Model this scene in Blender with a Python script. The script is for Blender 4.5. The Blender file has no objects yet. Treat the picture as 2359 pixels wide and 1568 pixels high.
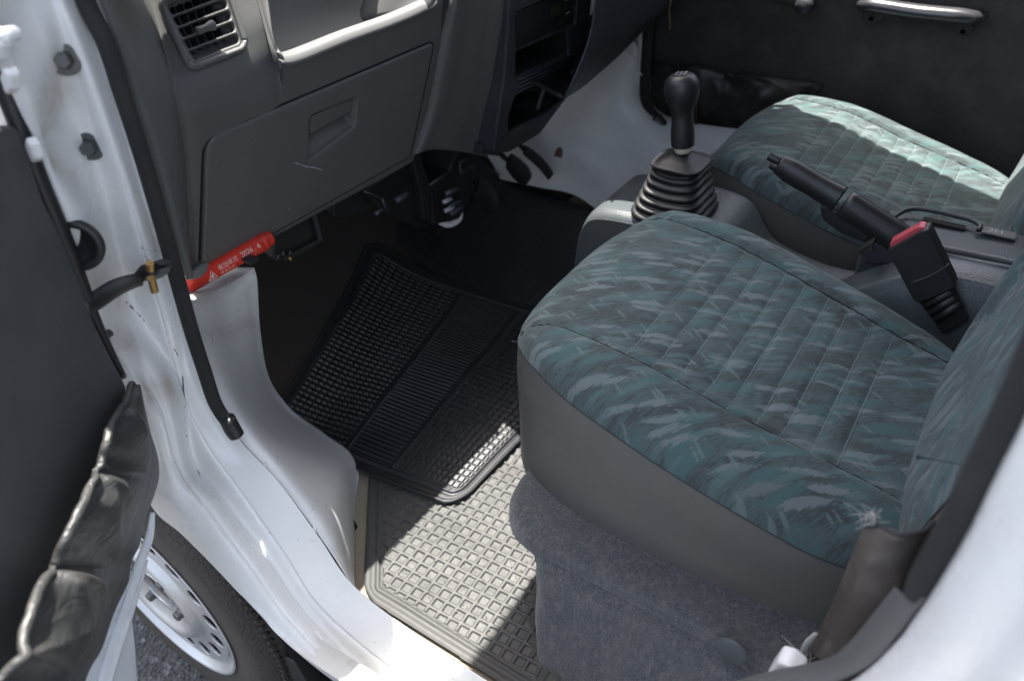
import bpy, bmesh, math, random
import numpy as np
from mathutils import Vector, Matrix
random.seed(7); rng = np.random.default_rng(7)
rad = math.radians
SC = bpy.context.scene
# ------------------------------------------------------------------ camera
F = 1767.759
ROT = np.array([[0.8327775345, -0.3109312512, 0.4580429401],
                [0.5524915051, 0.5192977565, -0.6519838778],
                [-0.0351385082, 0.7960223597, 0.6042463803]])
CAM = np.array([0.0, 0.0, 1.245])
cd = bpy.data.cameras.new('camera'); cam = bpy.data.objects.new('camera', cd)
SC.collection.objects.link(cam); SC.camera = cam
cd.sensor_width = 36; cd.lens = F / 2359 * 36; cd.clip_start = 0.02; cd.clip_end = 300
m4 = np.eye(4); m4[:3, :3] = ROT; m4[:3, 3] = CAM
cam.matrix_world = Matrix(m4.tolist())
cd.dof.use_dof = True; cd.dof.focus_distance = 0.95; cd.dof.aperture_fstop = 4.4
# ------------------------------------------------------------------ light
SUN = Vector((-0.22, 0.19, 1.0)).normalized()          # towards the sun
elev = math.asin(SUN.z)
w = bpy.data.worlds.new('World'); SC.world = w; w.use_nodes = True
nt = w.node_tree; bg = nt.nodes['Background']
sky = nt.nodes.new('ShaderNodeTexSky'); sky.sky_type = 'NISHITA'; sky.sun_disc = False
sky.sun_elevation = elev; sky.sun_rotation = math.atan2(SUN.x, SUN.y)
sky.air_density = 1.0; sky.dust_density = 4.0; sky.ozone_density = 0.6
hs = nt.nodes.new('ShaderNodeHueSaturation'); hs.inputs['Saturation'].default_value = .66   # hazy summer sky
nt.links.new(sky.outputs[0], hs.inputs['Color']); nt.links.new(hs.outputs[0], bg.inputs[0]); bg.inputs[1].default_value = 0.14
sl = bpy.data.lights.new('sun', 'SUN'); sl.energy = 4.5; sl.angle = rad(0.5); sl.color = (1, .955, .88)
so = bpy.data.objects.new('sun', sl); SC.collection.objects.link(so)
so.rotation_euler = SUN.to_track_quat('Z', 'Y').to_euler(); so.location = (0, 0, 6)
SC.view_settings.view_transform = 'Standard'; SC.view_settings.look = 'None'
SC.view_settings.exposure = 2.05; SC.view_settings.gamma = 1
SC.render.engine = 'CYCLES'
SC.cycles.max_bounces = 8; SC.cycles.diffuse_bounces = 5; SC.cycles.caustics_reflective = False
SC.cycles.use_denoising = True

# ------------------------------------------------------------------ measuring helpers
def ray(x, y):
    return ROT @ np.array([x - 1180.0, -(y - 784.0), -F])
def at(x, y, ax, v):                       # where a sight line meets the real plane  axis=value
    d = ray(x, y); return CAM + d * ((v - CAM[ax]) / d[ax])
def on(x, y, pl):                          # ... or a real sloping plane (point, normal)
    p0, n = np.array(pl[0], float), np.array(pl[1], float)
    d = ray(x, y); return CAM + d * (n @ (p0 - CAM) / (n @ d))
X, Y, Z = 0, 1, 2
def cv(ax, v, pts):
    if not hasattr(v, '__len__'): v = [v] * len(pts)
    return np.array([at(p[0], p[1], ax, q) for p, q in zip(pts, v)])
def cvp(pl, pts, off=0):
    n = np.array(pl[1], float); n /= np.linalg.norm(n)
    return np.array([on(p[0], p[1], (np.array(pl[0]) + n * off, n)) for p in pts])

# ------------------------------------------------------------------ mesh helpers
def cr(P, n, closed=False):                # Catmull-Rom resample to n points
    P = np.asarray(P, float); k = len(P)
    if k == 2:
        t = np.linspace(0, 1, n)[:, None]; return P[0] * (1 - t) + P[1] * t
    if closed: Q = np.vstack([P[-1], P, P[0], P[1]]); segs = k
    else: Q = np.vstack([2 * P[0] - P[1], P, 2 * P[-1] - P[-2]]); segs = k - 1
    out = []
    for t in np.linspace(0, segs, n, endpoint=not closed):
        i = min(int(t), segs - 1); u = t - i
        a, b, c, d = Q[i], Q[i + 1], Q[i + 2], Q[i + 3]
        out.append(.5 * ((2 * b) + (c - a) * u + (2 * a - 5 * b + 4 * c - d) * u * u + (3 * b - a - 3 * c + d) * u ** 3))
    return np.array(out)
def surf(curves, nu, nv):                  # curves -> (nv, nu, 3) grid
    rows = np.array([cr(c, nu) for c in curves])
    return np.array([cr(rows[:, j], nv) for j in range(nu)]).transpose(1, 0, 2)
def linkobj(o, parent=None):
    SC.collection.objects.link(o)
    if parent is not None: o.parent = parent
    return o
def mesh(name, V, Fc, mat, parent=None, smooth=True, solid=0, bevel=0, seg=2, off=-1, label=None, sub=0):
    me = bpy.data.meshes.new(name); me.from_pydata([tuple(v) for v in V], [], [tuple(f) for f in Fc])
    me.materials.append(mat); me.update()
    bm = bmesh.new(); bm.from_mesh(me); bmesh.ops.recalc_face_normals(bm, faces=bm.faces); bm.to_mesh(me); bm.free()
    if smooth: me.polygons.foreach_set('use_smooth', [True] * len(me.polygons))
    o = linkobj(bpy.data.objects.new(name, me), parent)
    if solid:
        md = o.modifiers.new('thickness', 'SOLIDIFY'); md.thickness = solid; md.offset = off
    if bevel:
        md = o.modifiers.new('edge', 'BEVEL'); md.width = bevel; md.segments = seg; md.limit_method = 'ANGLE'; md.angle_limit = rad(35)
        if smooth: o.modifiers.new('wn', 'WEIGHTED_NORMAL')
    if sub:
        md = o.modifiers.new('sub', 'SUBSURF'); md.levels = sub; md.render_levels = sub
    if label: o['label'] = label
    return o
def grid(name, G, mat, parent=None, cu=False, cvv=False, **k):
    nv, nu, _ = G.shape; V = G.reshape(-1, 3); Fc = []
    for i in range(nv if cvv else nv - 1):
        for j in range(nu if cu else nu - 1):
            i2, j2 = (i + 1) % nv, (j + 1) % nu
            Fc.append((i * nu + j, i * nu + j2, i2 * nu + j2, i2 * nu + j))
    return mesh(name, V, Fc, mat, parent, **k)
class MB:                                   # collects shapes into ONE mesh
    def __init__(s): s.V = []; s.F = []
    def add(s, V, Fc):
        n = len(s.V); s.V += [tuple(v) for v in V]; s.F += [tuple(i + n for i in f) for f in Fc]; return s
    def prism(s, pts, d):                   # polygon swept along vector d
        pts = np.asarray(pts, float); n = len(pts); d = np.asarray(d, float)
        return s.add(list(pts) + list(pts + d), [tuple(range(n)), tuple(range(2 * n - 1, n - 1, -1))] + [(i, (i + 1) % n, n + (i + 1) % n, n + i) for i in range(n)])
    def box(s, c, size, rot=None):
        c = np.array(c, float); h = np.array(size, float) / 2
        P = np.array([[a, b, e] for a in (-1, 1) for b in (-1, 1) for e in (-1, 1)]) * h
        if rot is not None: P = P @ np.array(rot).T
        return s.add(P + c, [(0, 1, 3, 2), (4, 6, 7, 5), (0, 4, 5, 1), (2, 3, 7, 6), (0, 2, 6, 4), (1, 5, 7, 3)])
    def tube(s, P, r, n=10, closed=False, cap=True, flat=1.0, up=(0, 0, 1)):
        P = np.asarray(P, float); k = len(P)
        R = np.full(k, r, float) if not hasattr(r, '__len__') else np.interp(np.linspace(0, 1, k), np.linspace(0, 1, len(r)), r)
        T = np.gradient(P, axis=0); T /= np.linalg.norm(T, axis=1)[:, None] + 1e-12
        V = []; a = np.array(up, float)
        for i in range(k):
            a = a - T[i] * (a @ T[i])
            if np.linalg.norm(a) < 1e-6: a = np.array([1., 0, 0]) - T[i] * T[i][0]
            a /= np.linalg.norm(a); b = np.cross(T[i], a)
            for j in range(n):
                th = 2 * math.pi * j / n
                V.append(P[i] + R[i] * (math.cos(th) * a + math.sin(th) * flat * b))
        Fc = [(i * n + j, i * n + (j + 1) % n, (i + 1) * n + (j + 1) % n, (i + 1) * n + j) for i in range(k - 1) for j in range(n)]
        if cap: Fc += [tuple(range(n - 1, -1, -1)), tuple((k - 1) * n + j for j in range(n))]
        return s.add(V, Fc)
    def lathe(s, prof, c, axis, n=32, closed=False):   # prof: (radius, height along axis)
        axis = np.array(axis, float); axis /= np.linalg.norm(axis)
        a = np.cross(axis, [0.3, 0.2, 1.0]); a /= np.linalg.norm(a); b = np.cross(axis, a); c = np.array(c, float)
        V = [c + axis * h + r * (math.cos(2 * math.pi * j / n) * a + math.sin(2 * math.pi * j / n) * b) for r, h in prof for j in range(n)]
        k = len(prof)
        Fc = [(i * n + j, i * n + (j + 1) % n, ((i + 1) % k) * n + (j + 1) % n, ((i + 1) % k) * n + j) for i in range(k if closed else k - 1) for j in range(n)]
        return s.add(V, Fc)
    def make(s, name, mat, parent=None, **k): return mesh(name, s.V, s.F, mat, parent, **k)
def roundpoly(P, r, n=5):                   # round the corners of a flat polygon
    P = [np.array(p, float) for p in P]; out = []
    rr = r if hasattr(r, '__len__') else [r] * len(P)
    for i, p in enumerate(P):
        a, b = P[i - 1], P[(i + 1) % len(P)]; u, v = a - p, b - p
        lu, lv = np.linalg.norm(u), np.linalg.norm(v); q = min(rr[i], lu * .48, lv * .48)
        A, B = p + u / lu * q, p + v / lv * q
        for t in np.linspace(0, 1, n): out.append((1 - t) ** 2 * A + 2 * t * (1 - t) * p + t * t * B)
    return np.array(out)
def plate(name, pl, outer, holes, depth, mat, parent=None, bevel=.0015, r=.006, off=0, world=False, hr=None, **k):
    """flat piece with true holes on a real plane; front face at the plane (+off), body behind it"""
    p0, n = np.array(pl[0], float), np.array(pl[1], float); n /= np.linalg.norm(n)
    if n @ (CAM - p0) < 0: n = -n
    u = np.cross([0, 0, 1.0], n)
    u = u / np.linalg.norm(u) if np.linalg.norm(u) > .1 else np.array([1., 0, 0])
    v = np.cross(n, u)
    def loc(P, rr):
        W = [np.array(q, float) for q in P] if world else [on(q[0], q[1], (p0, n)) for q in P]
        W = [np.array([(q - p0) @ u, (q - p0) @ v]) for q in W]
        return roundpoly(W, rr) if rr else np.array(W)
    cu = bpy.data.curves.new(name, 'CURVE'); cu.dimensions = '2D'; cu.fill_mode = 'BOTH'
    cu.extrude = max(depth / 2 - bevel, 1e-5); cu.bevel_depth = bevel; cu.bevel_resolution = 2; cu.offset = -bevel
    for i, L in enumerate([outer] + list(holes)):
        Q = loc(L, r if i == 0 else (hr if hr is not None else r))
        sp = cu.splines.new('POLY'); sp.points.add(len(Q) - 1); sp.use_cyclic_u = True
        for j, q in enumerate(Q): sp.points[j].co = (q[0], q[1], 0, 1)
    tmp = bpy.data.objects.new(name, cu); SC.collection.objects.link(tmp)
    dg = bpy.context.evaluated_depsgraph_get(); me = bpy.data.meshes.new_from_object(tmp.evaluated_get(dg))
    bpy.data.objects.remove(tmp); bpy.data.curves.remove(cu)
    M = Matrix([[u[i], v[i], n[i], (p0 + n * (off - depth / 2))[i]] for i in range(3)] + [[0, 0, 0, 1]])
    me.transform(M); me.materials.clear(); me.materials.append(mat); me.name = name
    o = linkobj(bpy.data.objects.new(name, me), parent)
    if k.get('label'): o['label'] = k['label']
    return o
def empty(name, loc=(0, 0, 0), parent=None, label=None, cat=None, group=None):
    o = linkobj(bpy.data.objects.new(name, None), parent); o.empty_display_size = .05
    if parent is None: o.location = loc
    if label: o['label'] = label
    if cat: o['category'] = cat
    if group: o['group'] = group
    return o
def rebase(root, loc):                      # move a root empty to the thing's base, parts stay
    root.location = loc
    for c in root.children: c.location = c.location - Vector(loc)
def tri(a): return np.abs((a % 1.0) - .5) * 2
def vnoise(n, m, cells, seed=0):            # smooth random field (n, m)
    g = np.random.default_rng(seed).normal(size=(cells[0] + 3, cells[1] + 3))
    a = np.linspace(0, cells[0], n); b = np.linspace(0, cells[1], m)
    i, j = a.astype(int), b.astype(int); fa, fb = a - i, b - j
    fa, fb = fa * fa * (3 - 2 * fa), fb * fb * (3 - 2 * fb)
    A = g[i][:, j] * (1 - fb) + g[i][:, j + 1] * fb; B = g[i + 1][:, j] * (1 - fb) + g[i + 1][:, j + 1] * fb
    return A * (1 - fa)[:, None] + B * fa[:, None]

# ------------------------------------------------------------------ materials
class NT:
    def __init__(s, name):
        s.m = bpy.data.materials.new(name); s.m.use_nodes = True; s.t = s.m.node_tree
        s.b = s.t.nodes['Principled BSDF']; s.tc = s.n('TexCoord')
    def n(s, kind, **k):
        nd = s.t.nodes.new('ShaderNode' + kind)
        for a, b in k.items(): setattr(nd, a, b)
        return nd
    def l(s, a, b): s.t.links.new(a, b); return s
    def mapping(s, scale=(1, 1, 1), rot=(0, 0, 0), loc=(0, 0, 0), src=None):
        m = s.n('Mapping'); m.inputs['Scale'].default_value = scale; m.inputs['Rotation'].default_value = rot; m.inputs['Location'].default_value = loc
        s.l(src or s.tc.outputs['Object'], m.inputs[0]); return m.outputs[0]
    def noise(s, scale, detail=4, rough=.55, vec=None, dist=0):
        nd = s.n('TexNoise'); nd.inputs['Scale'].default_value = scale; nd.inputs['Detail'].default_value = detail
        nd.inputs['Roughness'].default_value = rough; nd.inputs['Distortion'].default_value = dist
        s.l(vec or s.tc.outputs['Object'], nd.inputs['Vector']); return nd.outputs['Fac']
    def ramp(s, fac, stops):
        r = s.n('ValToRGB'); e = r.color_ramp.elements
        while len(e) < len(stops): e.new(.5)
        for i, (p, c) in enumerate(stops):
            e[i].position = p; e[i].color = (c if hasattr(c, '__len__') else (c, c, c)) + (1,) if not hasattr(c, '__len__') or len(c) == 3 else c
        s.l(fac, r.inputs[0]); return r.outputs[0]
    def mix(s, fac, a, b, mode='MIX'):
        m = s.n('Mix', data_type='RGBA', blend_type=mode)
        for v, i in ((fac, m.inputs[0]), (a, m.inputs[6]), (b, m.inputs[7])):
            if hasattr(v, 'is_linked') or hasattr(v, 'links'): s.l(v, i)
            else: i.default_value = v if i == m.inputs[0] else (tuple(v) + (1,) if len(v) == 3 else v)
        return m.outputs[2]
    def math(s, op, a, b=0):
        m = s.n('Math', operation=op)
        for v, i in ((a, m.inputs[0]), (b, m.inputs[1])):
            if hasattr(v, 'links'): s.l(v, i)
            else: i.default_value = v
        return m.outputs[0]
    def bump(s, h, strength, dist, prev=None):
        b = s.n('Bump'); b.inputs['Strength'].default_value = strength; b.inputs['Distance'].default_value = dist
        s.l(h, b.inputs['Height'])
        if prev: s.l(prev, b.inputs['Normal'])
        s.l(b.outputs[0], s.b.inputs['Normal']); return b.outputs[0]
    def set(s, **k):
        for a, v in k.items():
            i = s.b.inputs[a.replace('_', ' ')]
            if hasattr(v, 'links'): s.l(v, i)
            else: i.default_value = (tuple(v) + (1,)) if hasattr(v, '__len__') and len(v) == 3 else v
        return s
def plain(name, col, rough=.6, grain=0, gs=900, dirt=0, dcol=(.2, .17, .13), spec=.5, metal=0, var=.12, coat=0, gdist=.0004):
    t = NT(name); c1 = tuple(c * (1 - var) for c in col); c2 = tuple(min(1, c * (1 + var)) for c in col)
    base = t.mix(t.noise(9, 5), c1, c2)
    if dirt:
        msk = t.ramp(t.noise(14, 8, .65), [(.45, 0.0), (.75, 1.0)])
        base = t.mix(t.math('MULTIPLY', msk, dirt), base, dcol)
    t.set(Base_Color=base, Metallic=metal)
    t.b.inputs['Specular IOR Level'].default_value = spec
    t.set(Roughness=t.math('ADD', t.math('MULTIPLY', t.noise(22, 5), .22), rough - .11))
    if coat: t.set(Coat_Weight=coat, Coat_Roughness=.08)
    if grain: t.bump(t.noise(gs, 2, .6), grain, gdist)
    return t.m
M = {}
M['dash'] = plain('dash_plastic', (.098, .100, .099), .5, .5, 1300, dirt=.10, dcol=(.2, .19, .17))
M['dash2'] = plain('stack_plastic', (.030, .034, .042), .45, .35, 1300, dirt=.12)
M['black'] = plain('black_plastic', (.014, .015, .017), .42, .15, 800, dirt=.15, dcol=(.07, .06, .05))
M['void'] = plain('dark_cavity', (.006, .006, .006), .9)
M['console'] = plain('console_plastic', (.064, .076, .084), .33, 1.0, 330, dirt=.10, gdist=.0006)
M['rubber'] = plain('rubber', (.012, .013, .015), .48, .3, 700, dirt=.25, dcol=(.08, .07, .06))
M['seal'] = plain('seal_rubber', (.014, .015, .016), .85, .8, 500, dirt=.3, dcol=(.05, .045, .04))
M['vinyl'] = plain('seat_side_vinyl', (.092, .091, .089), .55, .7, 700, dirt=.15, gdist=.0005)
M['vinyl2'] = plain('backrest_side_vinyl', (.115, .088, .080), .6, .5, 700, dirt=.2)
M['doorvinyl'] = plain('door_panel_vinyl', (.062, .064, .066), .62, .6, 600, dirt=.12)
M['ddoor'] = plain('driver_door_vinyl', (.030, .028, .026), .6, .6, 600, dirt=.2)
def wrinkled(m):
    nt_ = m.node_tree; b0 = [n for n in nt_.nodes if n.type == 'BUMP'][0]; b = nt_.nodes.new('ShaderNodeBump'); n = nt_.nodes.new('ShaderNodeTexNoise'); n.inputs['Scale'].default_value = 13; n.inputs['Detail'].default_value = 2; n.inputs['Distortion'].default_value = 1.5
    b.inputs['Strength'].default_value = .35; b.inputs['Distance'].default_value = .006; nt_.links.new(n.outputs['Fac'], b.inputs['Height']); nt_.links.new(b.outputs[0], b0.inputs['Normal']); return m
M['pocket'] = plain('pocket_vinyl', (.034, .035, .036), .46, .3, 500, dirt=.2, spec=.5)
wrinkled(M['pocket'])
M['beige'] = plain('beige_floor_vinyl', (.24, .21, .16), .7, 1.0, 260, dirt=.5, dcol=(.16, .13, .10), gdist=.001)
M['toe'] = plain('toe_carpet', (.024, .020, .018), .95, .8, 500, dirt=.3, dcol=(.05, .035, .025))
M['chrome'] = plain('armrest_plastic', (.045, .045, .05), .25, .1, 300, spec=.8)
M['brass'] = plain('brass_bolt', (.42, .28, .12), .4, metal=.9, dirt=.4)
M['bolt'] = plain('grey_bolt', (.09, .10, .10), .5, metal=.4, dirt=.4)
M['silver'] = plain('wheel_paint', (.50, .50, .50), .34, .1, 300, metal=.55, dirt=.35, dcol=(.30, .24, .19))
M['nut'] = plain('wheel_nut_steel', (.12, .13, .13), .5, metal=.7, dirt=.3)
M['rust'] = plain('rusty_hub', (.16, .12, .11), .8, .5, 300, dirt=.9, dcol=(.24, .07, .03))
M['red'] = plain('flare_red', (.62, .035, .02), .38, .05, 200, dirt=.05)
M['redbutton'] = plain('buckle_red', (.50, .07, .09), .32, dirt=.1)
M['white_ink'] = plain('white_ink', (.75, .72, .70), .6)
M['grey_ink'] = plain('grey_ink', (.35, .36, .38), .6)
M['ivory'] = plain('ivory_collar', (.52, .48, .36), .45, dirt=.2)
M['rag'] = plain('frayed_cloth', (.40, .39, .38), .95, .5, 600, dirt=.2)
M['thread'] = plain('stitch_thread', (.19, .25, .25), .9)
M['seam'] = plain('seam_thread', (.02, .025, .025), .9)
M['sleeve'] = plain('belt_sleeve', (.060, .047, .042), .55, .5, 600, dirt=.5, dcol=(.25, .23, .2))
M['webbing'] = plain('belt_webbing', (.02, .02, .021), .8, .6, 900, dirt=.2)
M['blackvinyl'] = plain('black_vinyl', (.022, .021, .022), .45, .5, 600, dirt=.2)
M['headliner'] = plain('headliner', (.30, .29, .27), .9)
M['darkwall'] = plain('rear_trim', (.04, .04, .04), .8)

def paint():
    t = NT('white_paint')
    n1 = t.noise(7, 8, .65); big = t.ramp(n1, [(.44, 0.0), (.68, 1.0)])
    n2 = t.noise(60, 6, .7); sm = t.ramp(n2, [(.66, 0.0), (.74, 1.0)])
    sp = t.ramp(t.noise(260, 3, .6), [(.70, 0.0), (.75, 1.0)])
    c = t.mix(t.math('MULTIPLY', big, .20), (.80, .80, .79), (.44, .38, .29))
    c = t.mix(t.math('MULTIPLY', sm, .30), c, (.22, .17, .12))
    c = t.mix(t.math('MULTIPLY', sp, .55), c, (.10, .08, .06))
    at_ = t.n('Attribute', attribute_name='stain_shade'); stf = t.math('MULTIPLY', at_.outputs['Fac'], t.ramp(t.noise(38, 7, .7), [(.30, .25), (.62, 1.0)]))
    c = t.mix(t.math('MULTIPLY', stf, .62), c, (.24, .17, .10))
    t.set(Base_Color=c, Roughness=t.math('ADD', t.math('MULTIPLY', n1, .22), .16), Coat_Weight=.35, Coat_Roughness=.12)
    t.bump(t.noise(16, 3, .5), .25, .004)
    return t.m
M['paint'] = paint()
def paint_int():
    t = NT('white_inner_paint')
    n1 = t.noise(6, 8, .6); big = t.ramp(n1, [(.5, 0.0), (.78, 1.0)])
    sp = t.ramp(t.noise(70, 6, .75, vec=t.mapping((1, 1, .35))), [(.66, 0.0), (.72, 1.0)])
    c = t.mix(t.math('MULTIPLY', big, .22), (.76, .765, .76), (.36, .33, .28))
    c = t.mix(t.math('MULTIPLY', sp, .35), c, (.16, .12, .09))
    at_ = t.n('Attribute', attribute_name='stain_shade'); stf = t.math('MULTIPLY', at_.outputs['Fac'], t.ramp(t.noise(45, 7, .7), [(.28, .15), (.60, 1.0)]))
    c = t.mix(t.math('MULTIPLY', stf, .5), c, (.16, .135, .11))
    t.set(Base_Color=c, Roughness=t.math('ADD', t.math('MULTIPLY', n1, .2), .22), Coat_Weight=.2, Coat_Roughness=.2)
    t.bump(t.noise(9, 3, .5), .2, .004)
    return t.m
M['paint2'] = paint_int()
def fabric(name='seat_fabric', upright=False):
    t = NT(name); SRC = None
    if upright:                                  # cloth laid over the standing backrest
        sp_ = t.n('SeparateXYZ'); cb_ = t.n('CombineXYZ'); t.l(t.tc.outputs['Object'], sp_.inputs[0]); t.l(sp_.outputs[2], cb_.inputs[0]); t.l(sp_.outputs[1], cb_.inputs[1]); t.l(sp_.outputs[0], cb_.inputs[2]); SRC = cb_.outputs[0]
    warp = t.noise(14, 2, .5)
    def rot(deg, sx, sy, off=0):
        mp = t.mapping((1, 1, 1), (0, 0, rad(deg)), (off, off * .7, 0), src=SRC)
        m2 = t.n('Mapping'); m2.inputs['Scale'].default_value = (sx, sy, 6); t.l(mp, m2.inputs[0])
        # bend the strokes
        c = t.n('CombineXYZ'); wv = t.math('MULTIPLY', t.math('SUBTRACT', warp, .5), 1.0); t.l(wv, c.inputs[1])
        a = t.n('VectorMath', operation='ADD'); t.l(m2.outputs[0], a.inputs[0]); t.l(c.outputs[0], a.inputs[1])
        return a.outputs[0]
    fine = t.noise(1.0, 3, .7, vec=rot(-52, 80, 640))              # woven brush hatching
    fine2 = t.noise(1.0, 2, .6, vec=rot(-50, 220, 1000, 3))
    tone = t.noise(1.0, 3, .6, vec=rot(-36, 12, 40, 1))
    def leaves(deg, sx, sy, off, keep, size):                       # lens-shaped flecks, ragged along the hatching
        v = t.n('TexVoronoi'); v.inputs['Scale'].default_value = 1.0; v.inputs['Randomness'].default_value = 1.0
        v.voronoi_dimensions = '2D'; t.l(rot(deg, sx, sy, off), v.inputs['Vector'])
        sep = t.n('SeparateColor'); t.l(v.outputs['Color'], sep.inputs[0])
        d = t.math('ADD', v.outputs['Distance'], t.math('MULTIPLY', t.math('SUBTRACT', fine, .5), 1.05))
        d = t.math('ADD', d, t.math('MULTIPLY', sep.outputs[1], .16))
        inside = t.ramp(d, [(size - .03, 1.0), (size + .01, 0.0)])
        return t.math('MULTIPLY', inside, t.ramp(sep.outputs[0], [(keep - .01, 1.0), (keep, 0.0)]))
    dark, mid, tl, lg = (.044, .053, .056), (.062, .090, .092), (.054, .104, .106), (.126, .152, .158)
    k = t.math('ADD', t.math('MULTIPLY', tone, .42), t.math('MULTIPLY', fine, .64))
    base = t.mix(t.ramp(k, [(.50, 0.0), (.55, 1.0)]), dark, mid)
    base = t.mix(t.math('MULTIPLY', leaves(-42, 13, 56, 3.1, .55, .42), .85), base, tl)
    base = t.mix(t.math('MULTIPLY', leaves(-31, 15, 86, 7.3, .44, .40), .9), base, lg)
    base = t.mix(t.math('MULTIPLY', leaves(-44, 18, 96, 11.9, .38, .38), .8), base, (.076, .120, .121))
    base = t.mix(t.math('MULTIPLY', leaves(25, 34, 150, 17.7, .16, .36), .7), base, (.115, .15, .152))
    t.set(Base_Color=base, Roughness=.88, Sheen_Weight=.12)
    t.b.inputs['Specular IOR Level'].default_value = .25
    b1 = t.bump(t.noise(1.0, 2, .5, vec=rot(-50, 500, 1500)), .6, .0006)
    t.bump(t.noise(45, 3, .5), .25, .003, b1)
    return t.m
M['fabric'] = fabric(); M['fabric2'] = fabric('backrest_fabric', True)
def felt():
    t = NT('grey_felt_carpet')
    n = t.noise(520, 4, .8); n2 = t.noise(30, 5, .6, vec=t.mapping((1, 1, .25)))
    hair = t.noise(1.0, 3, .6, vec=t.mapping((160, 160, 40), (0, rad(25), 0)))
    c = t.mix(t.ramp(n, [(.34, 0.0), (.66, 1.0)]), (.018, .022, .028), (.095, .103, .114))
    c = t.mix(t.math('MULTIPLY', t.ramp(hair, [(.5, 0.0), (.7, 1.0)]), .35), c, (.19, .18, .17))
    c = t.mix(t.math('MULTIPLY', t.ramp(n2, [(.45, 0.0), (.7, 1.0)]), .4), c, (.11, .105, .10))
    t.set(Base_Color=c, Roughness=1.0, Sheen_Weight=.35)
    t.b.inputs['Specular IOR Level'].default_value = .1
    b = t.bump(t.noise(500, 3, .8), .9, .0016); t.bump(hair, .5, .002, b)
    return t.m
M['felt'] = felt()
def matmat(name, col, dust, dmix, rough):
    t = NT(name)
    n = t.noise(11, 6, .6); n2 = t.noise(120, 5, .7)
    k = t.math('ADD', t.math('MULTIPLY', n, .6), t.math('MULTIPLY', n2, .4))
    c = t.mix(t.math('MULTIPLY', t.ramp(k, [(.38, 0.1), (.62, 1.0)]), dmix), col, dust)
    t.set(Base_Color=c, Roughness=t.math('ADD', t.math('MULTIPLY', n2, .3), rough - .1))
    t.bump(t.noise(700, 2, .6), .3, .0004)
    return t.m
M['mat1'] = matmat('worn_rubber_mat', (.035, .035, .035), (.066, .067, .065), .6, .56)
M['mat2'] = matmat('black_rubber_mat', (.011, .012, .015), (.035, .038, .042), .3, .36)
def tyre_mat():
    t = NT('tyre_rubber')
    v = t.n('TexVoronoi'); v.feature = 'DISTANCE_TO_EDGE'; v.inputs['Scale'].default_value = 95
    t.l(t.mapping((1, 1, 1)), v.inputs['Vector'])
    e = t.ramp(v.outputs['Distance'], [(.0, 0.0), (.10, 1.0)])
    c = t.mix(t.noise(40, 5), (.022, .020, .019), (.060, .050, .043))
    t.set(Base_Color=t.mix(t.noise(8, 4), c, (.045, .036, .030)), Roughness=.78)
    t.bump(e, .45, .003)
    return t.m
M['tread'] = tyre_mat()
M['tyre'] = plain('tyre_sidewall', (.042, .036, .032), .72, .4, 300, dirt=.5, dcol=(.085, .065, .05))
def asphalt():
    t = NT('asphalt')
    v = t.n('TexVoronoi'); v.inputs['Scale'].default_value = 130; t.l(t.tc.outputs['Object'], v.inputs['Vector'])
    g = t.ramp(v.outputs['Color'], [(.2, (.022, .024, .026)), (.75, (.085, .090, .095)), (1.0, (.28, .29, .30))])
    t.set(Base_Color=t.mix(t.noise(2, 6), g, (.05, .052, .055)), Roughness=.9)
    t.bump(v.outputs['Distance'], 1.0, .006)
    return t.m
M['asphalt'] = asphalt()
M['frit'] = plain('white_sill_paint', (.72, .74, .76), .25, dirt=.3, coat=.4)

# ================================================================== the setting
gm = MB().add([(-60, -60, 0), (60, -60, 0), (60, 60, 0), (-60, 60, 0)], [(0, 1, 2, 3)])
g = gm.make('ground', M['asphalt'], smooth=False); g['kind'] = 'structure'; g['label'] = 'dark grey asphalt under the front wheel'

van = empty('van', (0, .98, 0), label='white van seen through its open passenger door, grey dashboard and teal patterned seats', cat='van')
van.location = (0, 0, 0)
#BODY
# ================================================================== body: door jamb, sill, wheel arch (passenger side)
inner = cv(Y, [.34]*6+[.342]+[.345]*5, [(165,-60),(228,95),(290,270),(350,470),(418,691),(474,886),(553,1012),(640,1105),(735,1235),(820,1352),(990,1480),(1270,1660)])
f0 = cv(Y, [.336]*12, [(150,-60),(212,95),(272,270),(332,470),(398,691),(452,886),(520,1012),(612,1110),(706,1240),(790,1365),(960,1500),(1230,1680)])
f1 = cv(Y, [.322]*6+[.318,.315,.313,.313,.313,.313], [(118,-60),(180,95),(240,270),(302,470),(362,691),(418,886),(474,1020),(560,1140),(655,1275),(735,1395),(890,1530),(1170,1710)])
f2 = cv(Y, [.316]*6+[.309,.303,.300,.300,.300,.300], [(95,-60),(150,95),(205,270),(250,470),(316,705),(410,886),(450,1060),(525,1160),(615,1280),(700,1400),(840,1540),(1100,1720)])
f3 = cv(Y, [.300,.300,.300,.298,.296,.292,.284,.276,.273,.272,.272,.272], [(40,-60),(105,95),(160,280),(215,480),(280,720),(372,900),(420,1075),(495,1185),(585,1305),(668,1420),(800,1550),(1040,1720)])
f4 = cv(Y, [.275,.272,.270,.268,.268,.268,.262,.258,.256,.256,.256,.256], [(-30,-60),(20,110),(90,300),(150,490),(225,735),(320,930),(385,1110),(455,1215),(545,1330),(632,1440),(755,1555),(980,1710)])
f5 = cv(Y, [.255]*5+[.252]*7, [(-110,-60),(-60,130),(10,330),(80,520),(165,770),(255,980),(352,1165),(420,1228),(500,1308),(590,1405),(690,1505),(900,1640)])
nu, nv = 220, 190
G = surf([inner, f0, f1, f2, f3, f4, f5], nu, nv)
uu = np.linspace(0, 11, nu)[None, :]; vv = np.linspace(0, 6, nv)[:, None]
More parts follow.
